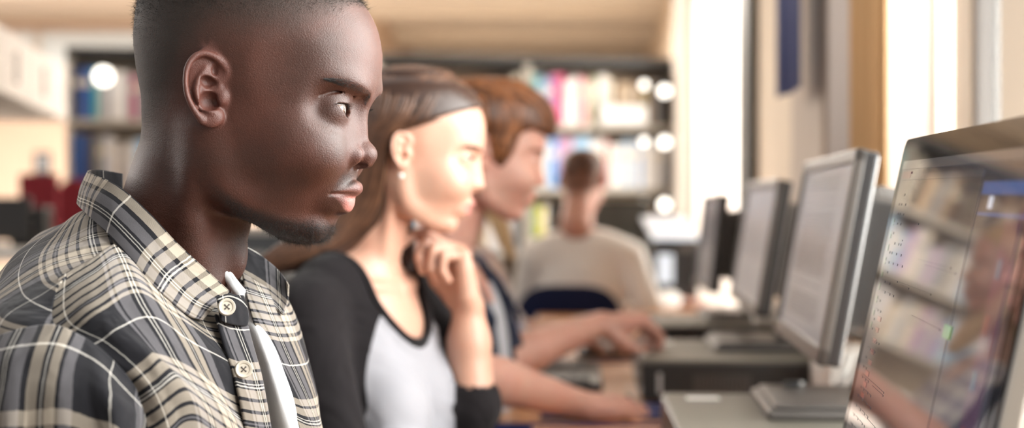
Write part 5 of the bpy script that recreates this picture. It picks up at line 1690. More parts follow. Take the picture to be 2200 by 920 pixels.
def fill(g, w, pal, hh=(.20, .29)):
    out = []; x = 0
    while x < w:
        k = g.uniform(.018, .045); out.append((g.choice(pal), k, g.uniform(*hh))); x += k + .002
    return out
def build_bookcases():
    g = random.Random(4)
    mixp = ['white', 'white', 'cream', 'pale grey', 'pale grey', 'grey', 'light blue', 'lilac', 'tan', 'white']
    # far right unit
    r1 = [('teal', .028, .27), ('light blue', .022, .27), ('pale grey', .02, .25), ('blue', .030, .26), ('pink', .022, .28), ('magenta', .045, .28), ('white', .03, .24), ('white', .03, .26), ('pale grey', .02, .27), ('red', .018, .27), ('pink', .022, .26), ('cream', .035, .25), ('green', .014, .27), ('white', .05, .28, 3), ('cream', .03, .26), ('brown', .03, .24), ('tan', .035, .23), ('tan', .03, .24), ('brown', .025, .25), ('tan', .03, .22), ('olive', .04, .24), ('brown', .03, .25), ('grey', .03, .25), ('dark', .035, .26), ('dark', .035, .24)]
    r2 = [('white', .03, .26), ('pale grey', .03, .27), ('white', .025, .26), ('bright blue', .045, .27), ('lilac', .03, .28), ('lilac', .03, .27), ('pink', .02, .28), ('light blue', .05, .27), ('light blue', .05, .28), ('white', .05, .26), ('white', .03, .27), ('red', .02, .27), ('white', .04, .24), ('white', .045, .24), ('light blue', .03, .27), ('white', .045, .25), ('bright blue', .02, .27), ('white', .045, .24), ('white', .05, .25), ('pale grey', .04, .26), ('grey', .03, .25), ('dark', .04, .26), ('dark', .03, .25)]
    r3 = [('green', .03, .26), ('yellow', .03, .24), ('white', .045, .25), ('lilac', .03, .27), ('pale grey', .04, .26)] + fill(g, .5, mixp)
    b, M, W, zs = bookcase(1135, 1462, 7.82, 7.94, 'the rightmost bookcase, beside the grey pillar', [r1, r2, r3], 1)
    # white box file lying in front on the top shelf, yellow one on the third
    o = MB().box((.40, -.05, zs[0] + .001), (.66, .012, zs[0] + .105), bev=.006).build('box_file', MAT['bk_white'], None, M=M)
    tag(o, 'long white box lying in front of tan books on the top shelf', 'box')
    # glowing balls added to imitate reflections on the shelves
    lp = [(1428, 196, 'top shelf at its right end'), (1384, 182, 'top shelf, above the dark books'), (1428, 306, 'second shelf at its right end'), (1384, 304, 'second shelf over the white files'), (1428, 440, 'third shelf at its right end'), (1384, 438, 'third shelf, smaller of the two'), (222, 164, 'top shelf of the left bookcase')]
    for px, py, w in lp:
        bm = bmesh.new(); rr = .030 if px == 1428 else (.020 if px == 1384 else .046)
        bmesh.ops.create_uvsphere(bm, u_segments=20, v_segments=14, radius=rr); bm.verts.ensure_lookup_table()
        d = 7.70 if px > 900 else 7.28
        r = empty('glint_ball', at(px, py, d)); tag(r, 'small round added lamp before the ' + w, 'glint', 'added glints along the shelves')
        mesh_obj('glow_ball', [v.co + r.location for v in bm.verts], [[v.index for v in f.verts] for f in bm.faces], MAT['globe'], r); bm.free()
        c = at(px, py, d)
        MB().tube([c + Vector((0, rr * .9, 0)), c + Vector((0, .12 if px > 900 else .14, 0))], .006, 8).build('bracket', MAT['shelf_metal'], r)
    r1 = fill(g, .9, ['brown', 'tan', 'dark', 'cream', 'grey', 'tan'], (.19, .27)); r2 = fill(g, .9, mixp); r3 = fill(g, .9, mixp)
    bookcase(812, 1133, 7.70, 7.82, 'the middle bookcase, behind the brown haired woman', [r1, r2, r3], 2)
    a1 = [('navy blue', .05, .27), ('blue', .045, .27), ('teal', .03, .27), ('pale grey', .035, .26), ('grey', .02, .25), ('white', .035, .26), ('white', .04, .25), ('pale grey', .02, .26), ('magenta', .035, .23), ('pale grey', .03, .25), ('grey', .05, .24), ('grey', .03, .25), ('white', .035, .26), ('pale grey', .03, .27), ('blue', .03, .28), ('blue', .03, .28), ('light blue', .03, .26)] + fill(g, .4, mixp)
    a2 = [('blue', .05, .27), ('navy blue', .045, .27), ('olive', .02, .25), ('grey', .03, .26), ('pale grey', .04, .27), ('white', .03, .24), ('tan', .02, .22), ('pale grey', .03, .22), ('white', .035, .23), ('light blue', .035, .25), ('bright blue', .02, .25), ('light blue', .03, .24), ('cream', .03, .25), ('pink', .03, .24)] + fill(g, .5, mixp)
    a3 = [('blue', .05, .27), ('blue', .045, .27), ('white', .03, .25), ('pale grey', .04, .26)] + fill(g, .7, mixp)
    bookcase(142, 470, 7.38, 7.50, 'the left bookcase, behind the plaid shirt', [a1, a2, a3], 3)
    # low shelf unit behind the man in the sweater
MAT['globe'] = emit('glowing lamp globe', (1.0, 0.93, 0.82), 4.0)  # glow stands in for reflected highlights
# ------------------------------------------------------------------ desks, computers, chairs
MAT['wood'] = None
def wood_mat():
    m, t, out = nt('orange beech laminate'); n = N(t)
    tc = n('TexCoord').outputs['Object']
    mp = n('Mapping', {'Vector': tc, 'Scale': (2.0, 14.0, 14.0)})
    w = n('TexNoise', {'Vector': mp.outputs[0], 'Scale': 3.0, 'Detail': 6.0, 'Distortion': 0.4}).outputs['Fac']
    c = n.mix(w, (0.50, 0.22, 0.085), (0.66, 0.34, 0.15))
    b = n('BsdfPrincipled', {'Base Color': c, 'Roughness': 0.32}); t.links.new(b.outputs[0], out.inputs[0]); return m
MAT['wood'] = wood_mat()
MAT['blue_edge'] = simple('blue edge banding', (0.03, 0.05, 0.22), 0.4)
MAT['black_plastic'] = simple('black plastic', (0.020, 0.019, 0.019), 0.42, bump=.08, bscale=600)
MAT['monitor_bezel'] = simple('grey brown monitor plastic', (0.085, 0.075, 0.068), 0.35, bump=.06, bscale=700)
MAT['monitor_side'] = simple('black monitor edge', (0.022, 0.021, 0.022), 0.4)
MAT['silver'] = simple('silver plastic', (0.60, 0.59, 0.58), 0.35, metal=.5)
MAT['alu'] = simple('brushed aluminium', (0.78, 0.76, 0.73), 0.28, metal=1.0)
MAT['case_top'] = simple('olive grey case metal', (0.12, 0.11, 0.088), 0.5)
MAT['case_front'] = simple('black case front', (0.022, 0.020, 0.018), 0.4)
MAT['label_white'] = simple('white label', (0.8, 0.8, 0.78), 0.6)
MAT['chair_navy'] = cloth('navy chair fabric', (0.010, 0.014, 0.045), wr=.2, bscale=400)
MAT['chair_red'] = cloth('maroon chair fabric', (0.19, 0.022, 0.032), wr=.2, bscale=400)
MAT['steel_leg'] = simple('grey steel', (.30, .30, .31), .4, metal=.8)
MAT['keys'] = simple('dark key caps', (0.035, 0.033, 0.032), 0.5)
MAT['wall_box'] = simple('off-white cable box', (0.72, 0.70, 0.66), 0.5)
MAT['pad_blue'] = simple('dark blue mouse mat', (0.02, 0.028, 0.11), .7)

DA = RA
DK = Matrix.Rotation(-DA, 4, 'Z')
DESKZ = 0.780
def desk(d0, d1, which, s0=-.145, s1=.585):
    """worktop from distance d0 to d1 along the row"""
    r = empty('computer_desk', DK @ Vector((0, d0, 0)), -DA); tag(r, 'orange beech computer desk with blue edge, ' + which, 'desk', 'computer desks in a row')
    M = DK
    mb = MB().box((s0 + .004, d0 + .004, DESKZ - .026), (s1 - .004, d1 - .004, DESKZ), bev=.001)
    mb.build('worktop', MAT['wood'], r, M=M)
    e = MB()
    z0, z1 = DESKZ - .027, DESKZ + .0006
    e.box((s0, d0, z0), (s1, d0 + .004, z1), bev=.001); e.box((s0, d1 - .004, z0), (s1, d1, z1), bev=.001)
    e.box((s0, d0, z0), (s0 + .004, d1, z1), bev=.001); e.box((s1 - .004, d0, z0), (s1, d1, z1), bev=.001)
    e.build('edge_band', MAT['blue_edge'], r, M=M)
    for a in (s0 + .05, s1 - .09):
        for b in (d0 + .04, d1 - .08):
            MB().box((a, b, .0), (a + .04, b + .04, DESKZ - .026), bev=.004).build('leg', MAT['steel_leg'], r, M=M)
    MB().box((s1 - .06, d0 + .08, .35), (s1 - .04, d1 - .08, DESKZ - .03), bev=.003).build('modesty_panel', MAT['wood'], r, M=M)
    return r

def pc_case(x0, y0, w, l, which, rz=-DA, sticker=True):
    """flat computer lying under a monitor"""
    z0 = DESKZ + .001; h = .083 - .006
    r = empty('desktop_computer', (x0, y0, z0), rz); tag(r, 'flat black desktop computer with olive grey lid, ' + which, 'computer', 'flat desktop computers under the monitors')
    M = Matrix.Translation((x0, y0, z0)) @ Matrix.Rotation(rz, 4, 'Z')
    MB().box((0, 0, .006), (w, l, h), bev=.003).build('housing', MAT['case_front'], r, M=M)
    MB().box((.002, .002, h - .001), (w - .002, l - .002, h + .006), bev=.003).build('lid', MAT['case_top'], r, M=M)
    f = MB()
    for i in range(14): f.box((.10 + i * .008, -.0012, .02), (.104 + i * .008, .0, .055))
    f.build('vent_slots', MAT['monitor_bezel'], r, M=M)
    MB().box((.030, -.0015, .018), (.038, .0, .058), bev=.0005).build('port_strip', MAT['silver'], r, M=M)
    for a in (.03, w - .05):
        for b in (.04, l - .06): MB().lathe([(.011, 0), (.012, .003), (.011, .007)], 16, M @ Matrix.Translation((a, b, -.001))).build('foot', MAT['black_plastic'], r)
    if sticker:
        MB().box((.035, l - .085, h + .006), (.085, l - .05, h + .0064)).build('sticker', MAT['label_white'], r, M=M)
    return r, z0 + h + .006

def doc_mat(name, bg=(0.50, 0.47, 0.46), ink=(0.10, 0.10, 0.11), strength=.55, lines=46, dens=.52, rough=.22, x0=.10, x1=.62):
    """a page of running text on a screen that gives off light"""
    m, t, out = nt(name); n = N(t)
    uv = n('TexCoord').outputs['UV']; s = n('SeparateXYZ', {0: uv})
    u, v = s.outputs[0], s.outputs[1]
    row = n.math('MULTIPLY', v, float(lines)); fl = n.math('FLOOR', row); fr = n.math('FRACT', row)
    inl = n.math('MULTIPLY', n.math('GREATER_THAN', fr, .30), n.math('LESS_THAN', fr, .72))
    cmb = n('CombineXYZ', {0: n.math('MULTIPLY', u, 60.0), 1: n.math('MULTIPLY', fl, 7.31), 2: 0.0})
    nz = n('TexNoise', {'Vector': cmb.outputs[0], 'Scale': 1.3, 'Detail': 2.0}).outputs['Fac']
    words = n.math('LESS_THAN', nz, dens)
    e1 = n('TexNoise', {'Vector': n('CombineXYZ', {0: n.math('MULTIPLY', fl, 3.7), 1: 0.0, 2: 5.0}).outputs[0], 'Scale': 1.0}).outputs['Fac']
    end = n.math('LESS_THAN', u, n.math('ADD', x1 - .14, n.math('MULTIPLY', e1, .26)))
    gap = n.math('GREATER_THAN', n('TexNoise', {'Vector': n('CombineXYZ', {0: n.math('MULTIPLY', fl, 1.9), 1: 9.0, 2: 0.0}).outputs[0], 'Scale': .6}).outputs['Fac'], .40)
    msk = n.math('MULTIPLY', inl, words)
    for q in (end, n.math('GREATER_THAN', u, x0), gap, n.math('GREATER_THAN', v, .06), n.math('LESS_THAN', v, .95)): msk = n.math('MULTIPLY', msk, q)
    c = n.mix(msk, bg, ink)
    b = n('BsdfPrincipled', {'Base Color': (.02, .02, .02, 1), 'Roughness': rough, 'Emission Color': c, 'Emission Strength': strength})
    t.links.new(b.outputs[0], out.inputs[0]); return m

def quad_uv(mb, p, mi=0):
    return mb.add(p, [(0, 1, 2, 3)], uv=[(0, 0), (1, 0), (1, 1), (0, 1)], mi=mi)

def lcd(nt_, ft, nb, label, screen, back_d=.045, bez=.019, base_z=None, base_c=None, dark=False, stand_dx=.10):
    """flat monitor from its near top, far top and near bottom front corners"""
    nt_, ft, nb = Vector(nt_), Vector(ft), Vector(nb)
    w = (ft - nt_); W = w.length; w.normalize()
    h = (nt_ - nb); h = h - h.dot(w) * w; H = h.length; h.normalize()
    n = h.cross(w).normalized()                      # towards the user when it points to -X
    if n.x > 0: n = -n
    o = nt_ - h * H
    M = Matrix(((w.x, -n.x, h.x, o.x), (w.y, -n.y, h.y, o.y), (w.z, -n.z, h.z, o.z), (0, 0, 0, 1)))   # local x: near->far, y: backwards, z: up
    r = empty('monitor', (o + w * W / 2)); r.location.z = base_z or 0
    tag(r, label, 'monitor')
    bz = MAT['monitor_side'] if dark else MAT['monitor_bezel']
    fr = MB(); t = .014
    fr.box((0, 0, 0), (bez, t, H), bev=.003); fr.box((W - bez, 0, 0), (W, t, H), bev=.003)
    fr.box((0, 0, 0), (W, t, bez * 1.25), bev=.003); fr.box((0, 0, H - bez), (W, t, H), bev=.003)
    fr.build('bezel', bz, r, M=M)
    MB().box((.0012, .010, .0012), (W - .0012, .030, H - .0012), bev=.004).build('side_shell', MAT['monitor_side'], r, M=M)
    MB().box((.006, .029, .006), (W - .006, .0315, H - .006), bev=.004).build('silver_rim', MAT['silver'], r, M=M)
    MB().box((.05, .036, .04), (W - .05, .036 + back_d, H - .04), bev=.014).build('back_housing', MAT['monitor_bezel'], r, M=M)
    v = MB()
    for i in range(22): v.box((.044, .040 + .0, .06 + i * (H - .12) / 22), (.050, .036 + back_d * .8, .06 + (i + .5) * (H - .12) / 22))
    v.build('vent', MAT['monitor_side'], r, M=M)
    sc = MB(); e = .0045
    quad_uv(sc, [(bez - .001, e, bez * 1.25 - .001), (W - bez + .001, e, bez * 1.25 - .001), (W - bez + .001, e, H - bez + .001), (bez - .001, e, H - bez + .001)])
    # the reader sees the near side on the right
    for q in sc.uv: q[:, 0] = 1 - q[:, 0]
    sc.box((bez - .001, e + .0004, bez), (W - bez + .001, .009, H - bez), mi=1)
    sc.build('screen', [screen, MAT['monitor_side']], r, M=M)
    if base_z is not None:
        c = Vector(base_c) if base_c else (o + w * W / 2 + Vector((.02, 0, 0)))
        c.z = base_z
        ang = math.atan2(w.y, w.x) - PI / 2
        B = Matrix.Translation(c) @ Matrix.Rotation(ang, 4, 'Z')
        MB().box((-.085, -.135, 0), (.115, .135, .013), bev=.005).box((-.075, -.12, .0125), (.10, .12, .020), bev=.004).build('base', MAT['monitor_bezel'], r, M=B)
        p0 = B @ Vector((.07, 0, .014)); p2 = o + w * W / 2 + h * H * .45 - n * (.036 + back_d)
        p1 = Vector((max(p0.x, p2.x) + .045, (p0.y + p2.y) / 2, (p0.z + p2.z) / 2))
        pts = crspline([p0, p1, p2], 14)
        MB().tube(pts, np.linspace(.020, .016, 14), 12, flat=1.7).build('stand_neck', MAT['black_plastic'], r, smooth=True)
        MB().box((W / 2 - .05, .034 + back_d, H * .45 - .05), (W / 2 + .05, .046 + back_d, H * .45 + .05), bev=.005).build('mount_plate', MAT['black_plastic'], r, M=M)
    return r, M, W, H

def glossy_screen(name, col, strength=.4, alpha_noise=0.0):
    m, t, out = nt(name); n = N(t)
    c = C4(col)
    b = n('BsdfPrincipled', {'Base Color': (.012, .012, .013, 1), 'Roughness': .035, 'IOR': 1.47, 'Coat Weight': 1.0 if strength > 0 else 0.0, 'Coat IOR': 1.85, 'Coat Roughness': .03, 'Emission Color': c, 'Emission Strength': strength})
    if alpha_noise:
        nz = n('TexNoise', {'Vector': n('TexCoord').outputs['Object'], 'Scale': alpha_noise, 'Detail': 3.0}).outputs['Fac']
        cc = n.mix(nz, tuple(v * .6 for v in col[:3]), tuple(min(1, v * 1.3) for v in col[:3])); t.links.new(cc, b.inputs['Emission Color'])
    t.links.new(b.outputs[0], out.inputs[0]); return m

def build_aio():
    """the big glossy computer at the right edge"""
    ft = Vector(at(1946, 300, 1.335)); near = Vector(at(2300, 227, .80))
    fb_dir = Vector(at(1814, 920, 1.335)) - ft
    w = (ft - near).normalized(); W = .528
    h = -fb_dir; h = (h - h.dot(w) * w).normalized(); H = .405
    n = h.cross(w).normalized()
    if n.x > 0: n = -n
    o = ft - w * W - h * H
    M = Matrix(((w.x, -n.x, h.x, o.x), (w.y, -n.y, h.y, o.y), (w.z, -n.z, h.z, o.z), (0, 0, 0, 1)))
    r = empty('all_in_one_computer', o + w * W / 2); r.location.z = DESKZ
    tag(r, 'large glossy all-in-one computer with black glass bezel at the right edge', 'computer')
    def rr(x0, z0, x1, z1, rad, k=8):
        out = []
        for cx, cz, a0 in ((x1 - rad, z1 - rad, 0), (x0 + rad, z1 - rad, 90), (x0 + rad, z0 + rad, 180), (x1 - rad, z0 + rad, 270)):
            for i in range(k + 1):
                a = math.radians(a0 + 90 * i / k); out.append((cx + rad * math.cos(a), cz + rad * math.sin(a)))
        return out
    cr = .014
    MB().prism(rr(0, 0, W, H, cr), M, .0022, bev=.0004).build('glass_front', MAT['aio_bezel'], r)
    MB().prism(rr(-.0008, -.0008, W + .0008, H + .0008, cr), M @ Matrix.Translation((0, .0021, 0)), .0125, bev=.0012).build('aluminium_rim', MAT['alu'], r)
    # bulging back
    vs = []; fs = []; ns, mt = 24, 8
    for j in range(mt + 1):
        t = j / mt; k = 1 - .98 * t; y = .0145 + .042 * (1 - (1 - t) ** 2.2)
        for (x, z) in rr(0, 0, W, H, cr, 6):
            vs.append((W / 2 + (x - W / 2) * k, y, H / 2 + (z - H / 2) * k))
    L = len(rr(0, 0, W, H, cr, 6))
    for j in range(mt):
        for i in range(L): fs.append((j * L + i, j * L + (i + 1) % L, (j + 1) * L + (i + 1) % L, (j + 1) * L + i))
    fs.append(tuple(mt * L + i for i in range(L)))
    MB().add(vs, fs).build('back_shell', MAT['alu'], r, smooth=True, M=M)
    b = .0215; e = -.0004
    x0, x1, z0, z1 = b, W - b, b + .006, H - b
    disp = MB(); quad_uv(disp, [(x0, e, z0), (x1, e, z0), (x1, e, z1), (x0, e, z1)])
    disp.build('display', MAT['aio_screen'], r, M=M)
    # what the display shows; u runs from the far (left in the picture) edge
    def item(name, u0, v0, u1, v1, mat, lift=.0003, parent=r):
        X = lambda u: x1 - (x1 - x0) * u
        Z = lambda v: z1 - (z1 - z0) * v
        m = MB(); quad_uv(m, [(X(u0), e - lift, Z(v1)), (X(u1), e - lift, Z(v1)), (X(u1), e - lift, Z(v0)), (X(u0), e - lift, Z(v0))])
        return m, name, mat
    def put(*a, **k):
        m, nm, mt_ = item(*a, **k); return m.build(nm, mt_, r, M=M)
    put('menu_bar', 0, 0, 1, .022, MAT['ui_bar'])
    put('application_window', .02, .035, .70, .96, MAT['ui_win'], .0003)
    put('title_bar', .02, .035, .70, .050, MAT['ui_title'], .0006)
    put('red_label', .025, .028, .11, .046, MAT['ui_red'], .0007)
    txt = MB(); g = random.Random(6)
    for i in range(34):
        v = .085 + i * .025
        u = .04 if i % 5 else .06
        for k in range(g.randint(1, 4)):
            l = g.uniform(.012, .05); m, _, _ = item('', u, v, u + l, v + .006, None, .0006)
            txt.add(m.v[0], m.f); u += l + .008
            if u > .20: break
    for v, u0, u1 in ((.235, .35, .62), (.243, .42, .66), (.30, .22, .52), (.36, .40, .64), (.30, .05, .21), (.305, .24, .33), (.555, .05, .31), (.562, .18, .31), (.64, .10, .30), (.78, .14, .33), (.20, .12, .17), (.155, .22, .29)):
        m, _, _ = item('', u0, v, u1, v + .004, None, .0006); txt.add(m.v[0], m.f)
    txt.build('text_lines', MAT['ui_ink'], r, M=M)
    ic = MB()
    for i in range(9):
        v = .15 + i * .034
        m, _, _ = item('', .026, v, .038, v + .018, None, .0006); ic.add(m.v[0], m.f)
    ic.build('green_list_icons', MAT['ui_green2'], r, M=M)
    ic = MB()
    for i in range(8):
        v = .40 + i * .028
        m, _, _ = item('', .09, v, .125, v + .012, None, .0006); ic.add(m.v[0], m.f)
    ic.build('red_list_icons', MAT['ui_red2'], r, M=M)
    put('green_square', .665, .345, .715, .372, MAT['ui_green'], .0006)
    put('blue_window', .72, .06, .99, .125, MAT['ui_blue'], .0008)
    put('photo_in_window', .72, .085, .985, .12, MAT['ui_dark'], .0010)
    put('highlight_in_window', .775, .088, .80, .112, MAT['ui_white'], .0012)
    put('side_panel', .885, .13, .965, .90, MAT['ui_purple'], .0006)
    for i in range(6):
        put('panel_icon', .90, .20 + i * .10, .915, .235 + i * .10, MAT['ui_red2'] if i % 2 else MAT['ui_teal'], .0009)
    # foot
    base = Vector((o + w * W / 2)); 
    cen = o + w * W / 2 + h * .12 - n * .05
    foot = Vector((cen.x - .01, cen.y, DESKZ))
    ang = math.atan2(w.y, w.x)
    B = Matrix.Translation(foot) @ Matrix.Rotation(ang - PI / 2, 4, 'Z')
    pts = [B @ Vector((-.06, 0, .004)), B @ Vector((.02, 0, .004)), B @ Vector((.07, 0, .012)), B @ Vector((.085, 0, .05)), cen + h * .02 - n * .02, cen + h * .06 - n * .008]
    c = crspline(pts, 30)
    st = MB(); yv = Vector(w); vs = []; fs = []
    for i, p in enumerate(c):
        p = Vector(p); T = Vector(c[min(i + 1, 29)]) - Vector(c[max(i - 1, 0)]); T.normalize(); nn = T.cross(yv).normalized() * .003
        for a, bb in ((-.085, -1), (.085, -1), (.085, 1), (-.085, 1)): vs.append(p + yv * a + nn * bb)
    for i in range(29):
        for k in range(4): fs.append((i * 4 + k, i * 4 + (k + 1) % 4, (i + 1) * 4 + (k + 1) % 4, (i + 1) * 4 + k))
    fs += [(0, 1, 2, 3), (119, 118, 117, 116)]
    st.add([v[:] for v in vs], fs).build('stand', MAT['alu'], r, angle=40)
    return r
MAT['aio_bezel'] = glossy_screen('black glass', (0, 0, 0), 0.0)
MAT['aio_screen'] = glossy_screen('lit desktop picture', (0.20, 0.19, 0.23), .2, 6.0)
MAT['ui_bar'] = glossy_screen('menu bar light', (.42, .38, .38), .25)
MAT['ui_win'] = glossy_screen('window light', (.40, .36, .37), .13)
MAT['ui_title'] = glossy_screen('title bar light', (.30, .28, .30), .25)
MAT['ui_ink'] = glossy_screen('text on display', (.05, .045, .06), .5)
MAT['ui_red'] = glossy_screen('red label light', (.22, .05, .06), .5)
MAT['ui_red2'] = glossy_screen('red icon light', (.45, .14, .12), .5)
MAT['ui_green'] = glossy_screen('green square light', (.12, .42, .08), .6)
MAT['ui_green2'] = glossy_screen('green icon light', (.28, .42, .24), .5)
MAT['ui_blue'] = glossy_screen('blue window light', (.12, .20, .50), .6)
MAT['ui_dark'] = glossy_screen('dark picture light', (.10, .07, .08), .5)
MAT['ui_white'] = glossy_screen('white highlight light', (.80, .85, 1.0), .8)
MAT['ui_purple'] = glossy_screen('purple panel light', (.15, .07, .13), .5)
MAT['ui_teal'] = glossy_screen('teal icon light', (.16, .35, .42), .5)

def keyboard(c, rz, which):
    r = empty('keyboard', c, rz); tag(r, 'dark keyboard ' + which, 'keyboard')
    M = Matrix.Translation(c) @ Matrix.Rotation(rz, 4, 'Z')
    MB().box((-.22, -.075, 0), (.22, .075, .018), bev=.006).build('tray', MAT['black_plastic'], r, M=M)
    k = MB()
    for j in range(5):
        for i in range(20):
            x = -.205 + i * .0205; y = -.058 + j * .022
            k.box((x, y, .017), (x + .0175, y + .019, .0245), bev=.002, seg=1)
    o = k.build('keys', MAT['keys'], r, M=M); o['kind'] = 'stuff' if False else 'part'
    del o['kind']
    return r
def mouse(c, rz, label):
    r = empty('computer_mouse', c, rz); tag(r, label, 'mouse')
    M = Matrix.Translation(c) @ Matrix.Rotation(rz, 4, 'Z')
    bm = bmesh.new(); bmesh.ops.create_uvsphere(bm, u_segments=28, v_segments=18, radius=1.0)
    vs = []
    bm.verts.ensure_lookup_table()
    for v in bm.verts:
        x, y, z = v.co
        z = max(z, -.25)
        vs.append((x * .030 * (1 - .12 * y), y * .055, (z + .25) * .026))
    MB().add(vs, [[q.index for q in f.verts] for f in bm.faces]).build('shell', MAT['black_plastic'], r, M=M, smooth=True); bm.free()
    MB().lathe([(.004, -.003), (.0062, -.0025), (.0062, .0025), (.004, .003)], 16, M @ Matrix.Translation((0, .028, .028)) @ Matrix.Rotation(PI / 2, 4, 'Y')).build('scroll_wheel', MAT['monitor_bezel'], r)
    return r
def office_chair(loc, rz, fabric, label, group=None, backh=.96, arms=False, backw=.23):
    r = empty('office_chair', loc, rz); tag(r, label, 'chair', group)
    M = Matrix.Translation(loc) @ Matrix.Rotation(rz, 4, 'Z')          # faces +x
    def pad(cx, cz, rx, rz_, th, vert):
        bm = bmesh.new(); n = 40; ring = []
        for i in range(n):
            a = 2 * PI * i / n; c, s = math.cos(a), math.sin(a)
            ring.append((abs(c) ** .62 * math.copysign(rx, c), abs(s) ** .62 * math.copysign(rz_, s)))
        vs = []; fs = []
        lv = [(-th, .90), (-th * .7, .985), (0, 1.0), (th * .7, .985), (th, .90), (th * 1.18, .5)]
        for y, k in lv:
            for (p, q) in ring: vs.append((p * k, q * k, y))
        m = len(lv)
        for j in range(m - 1):
            for i in range(n): fs.append((j * n + i, j * n + (i + 1) % n, (j + 1) * n + (i + 1) % n, (j + 1) * n + i))
        fs.append(tuple(range(n - 1, -1, -1))); fs.append(tuple((m - 1) * n + i for i in range(n)))
        return vs, fs
    vs, fs = pad(0, 0, .23, .23, .035, False)
    MB().add([(x, y, z + .44) for x, y, z in vs], fs).build('seat', fabric, r, M=M, smooth=True)
    hh = .20
    vs, fs = pad(0, 0, backw, hh, .026, True)
    MB().add([(-.25 - z * 1.0 - .10 * (1 - (x / backw) ** 2) * .35 - (y + hh) * .10, x, backh - hh + y) for x, y, z in vs], fs).build('backrest', fabric, r, M=M, smooth=True)
    MB().tube([M @ Vector(p) for p in ((-.10, 0, .41), (-.24, 0, .41), (-.325, 0, .47), (-.335, 0, backh - hh))], .016, 10, flat=1.4).build('back_support', MAT['black_plastic'], r, smooth=True)
    MB().lathe([(.028, .09), (.028, .30), (.018, .30), (.018, .41)], 18, M).build('gas_column', MAT['steel_leg'], r)
    for i in range(5):
        a = 2 * PI * i / 5 + .3; d = Vector((math.cos(a), math.sin(a), 0))
        l = MB().tube([M @ (d * .02 + Vector((0, 0, .115))), M @ (d * .16 + Vector((0, 0, .10))), M @ (d * .29 + Vector((0, 0, .075)))], [.022, .018, .013], 10).build('leg', MAT['black_plastic'], r, smooth=True)
        MB().lathe([(.010, -.012), (.026, -.011), (.028, 0), (.026, .011), (.010, .012)], 18, M @ Matrix.Translation(d * .29 + Vector((0, 0, .029))) @ Matrix.Rotation(a, 4, 'Z') @ Matrix.Rotation(PI / 2, 4, 'X')).build('castor', MAT['black_plastic'], l)
    return r

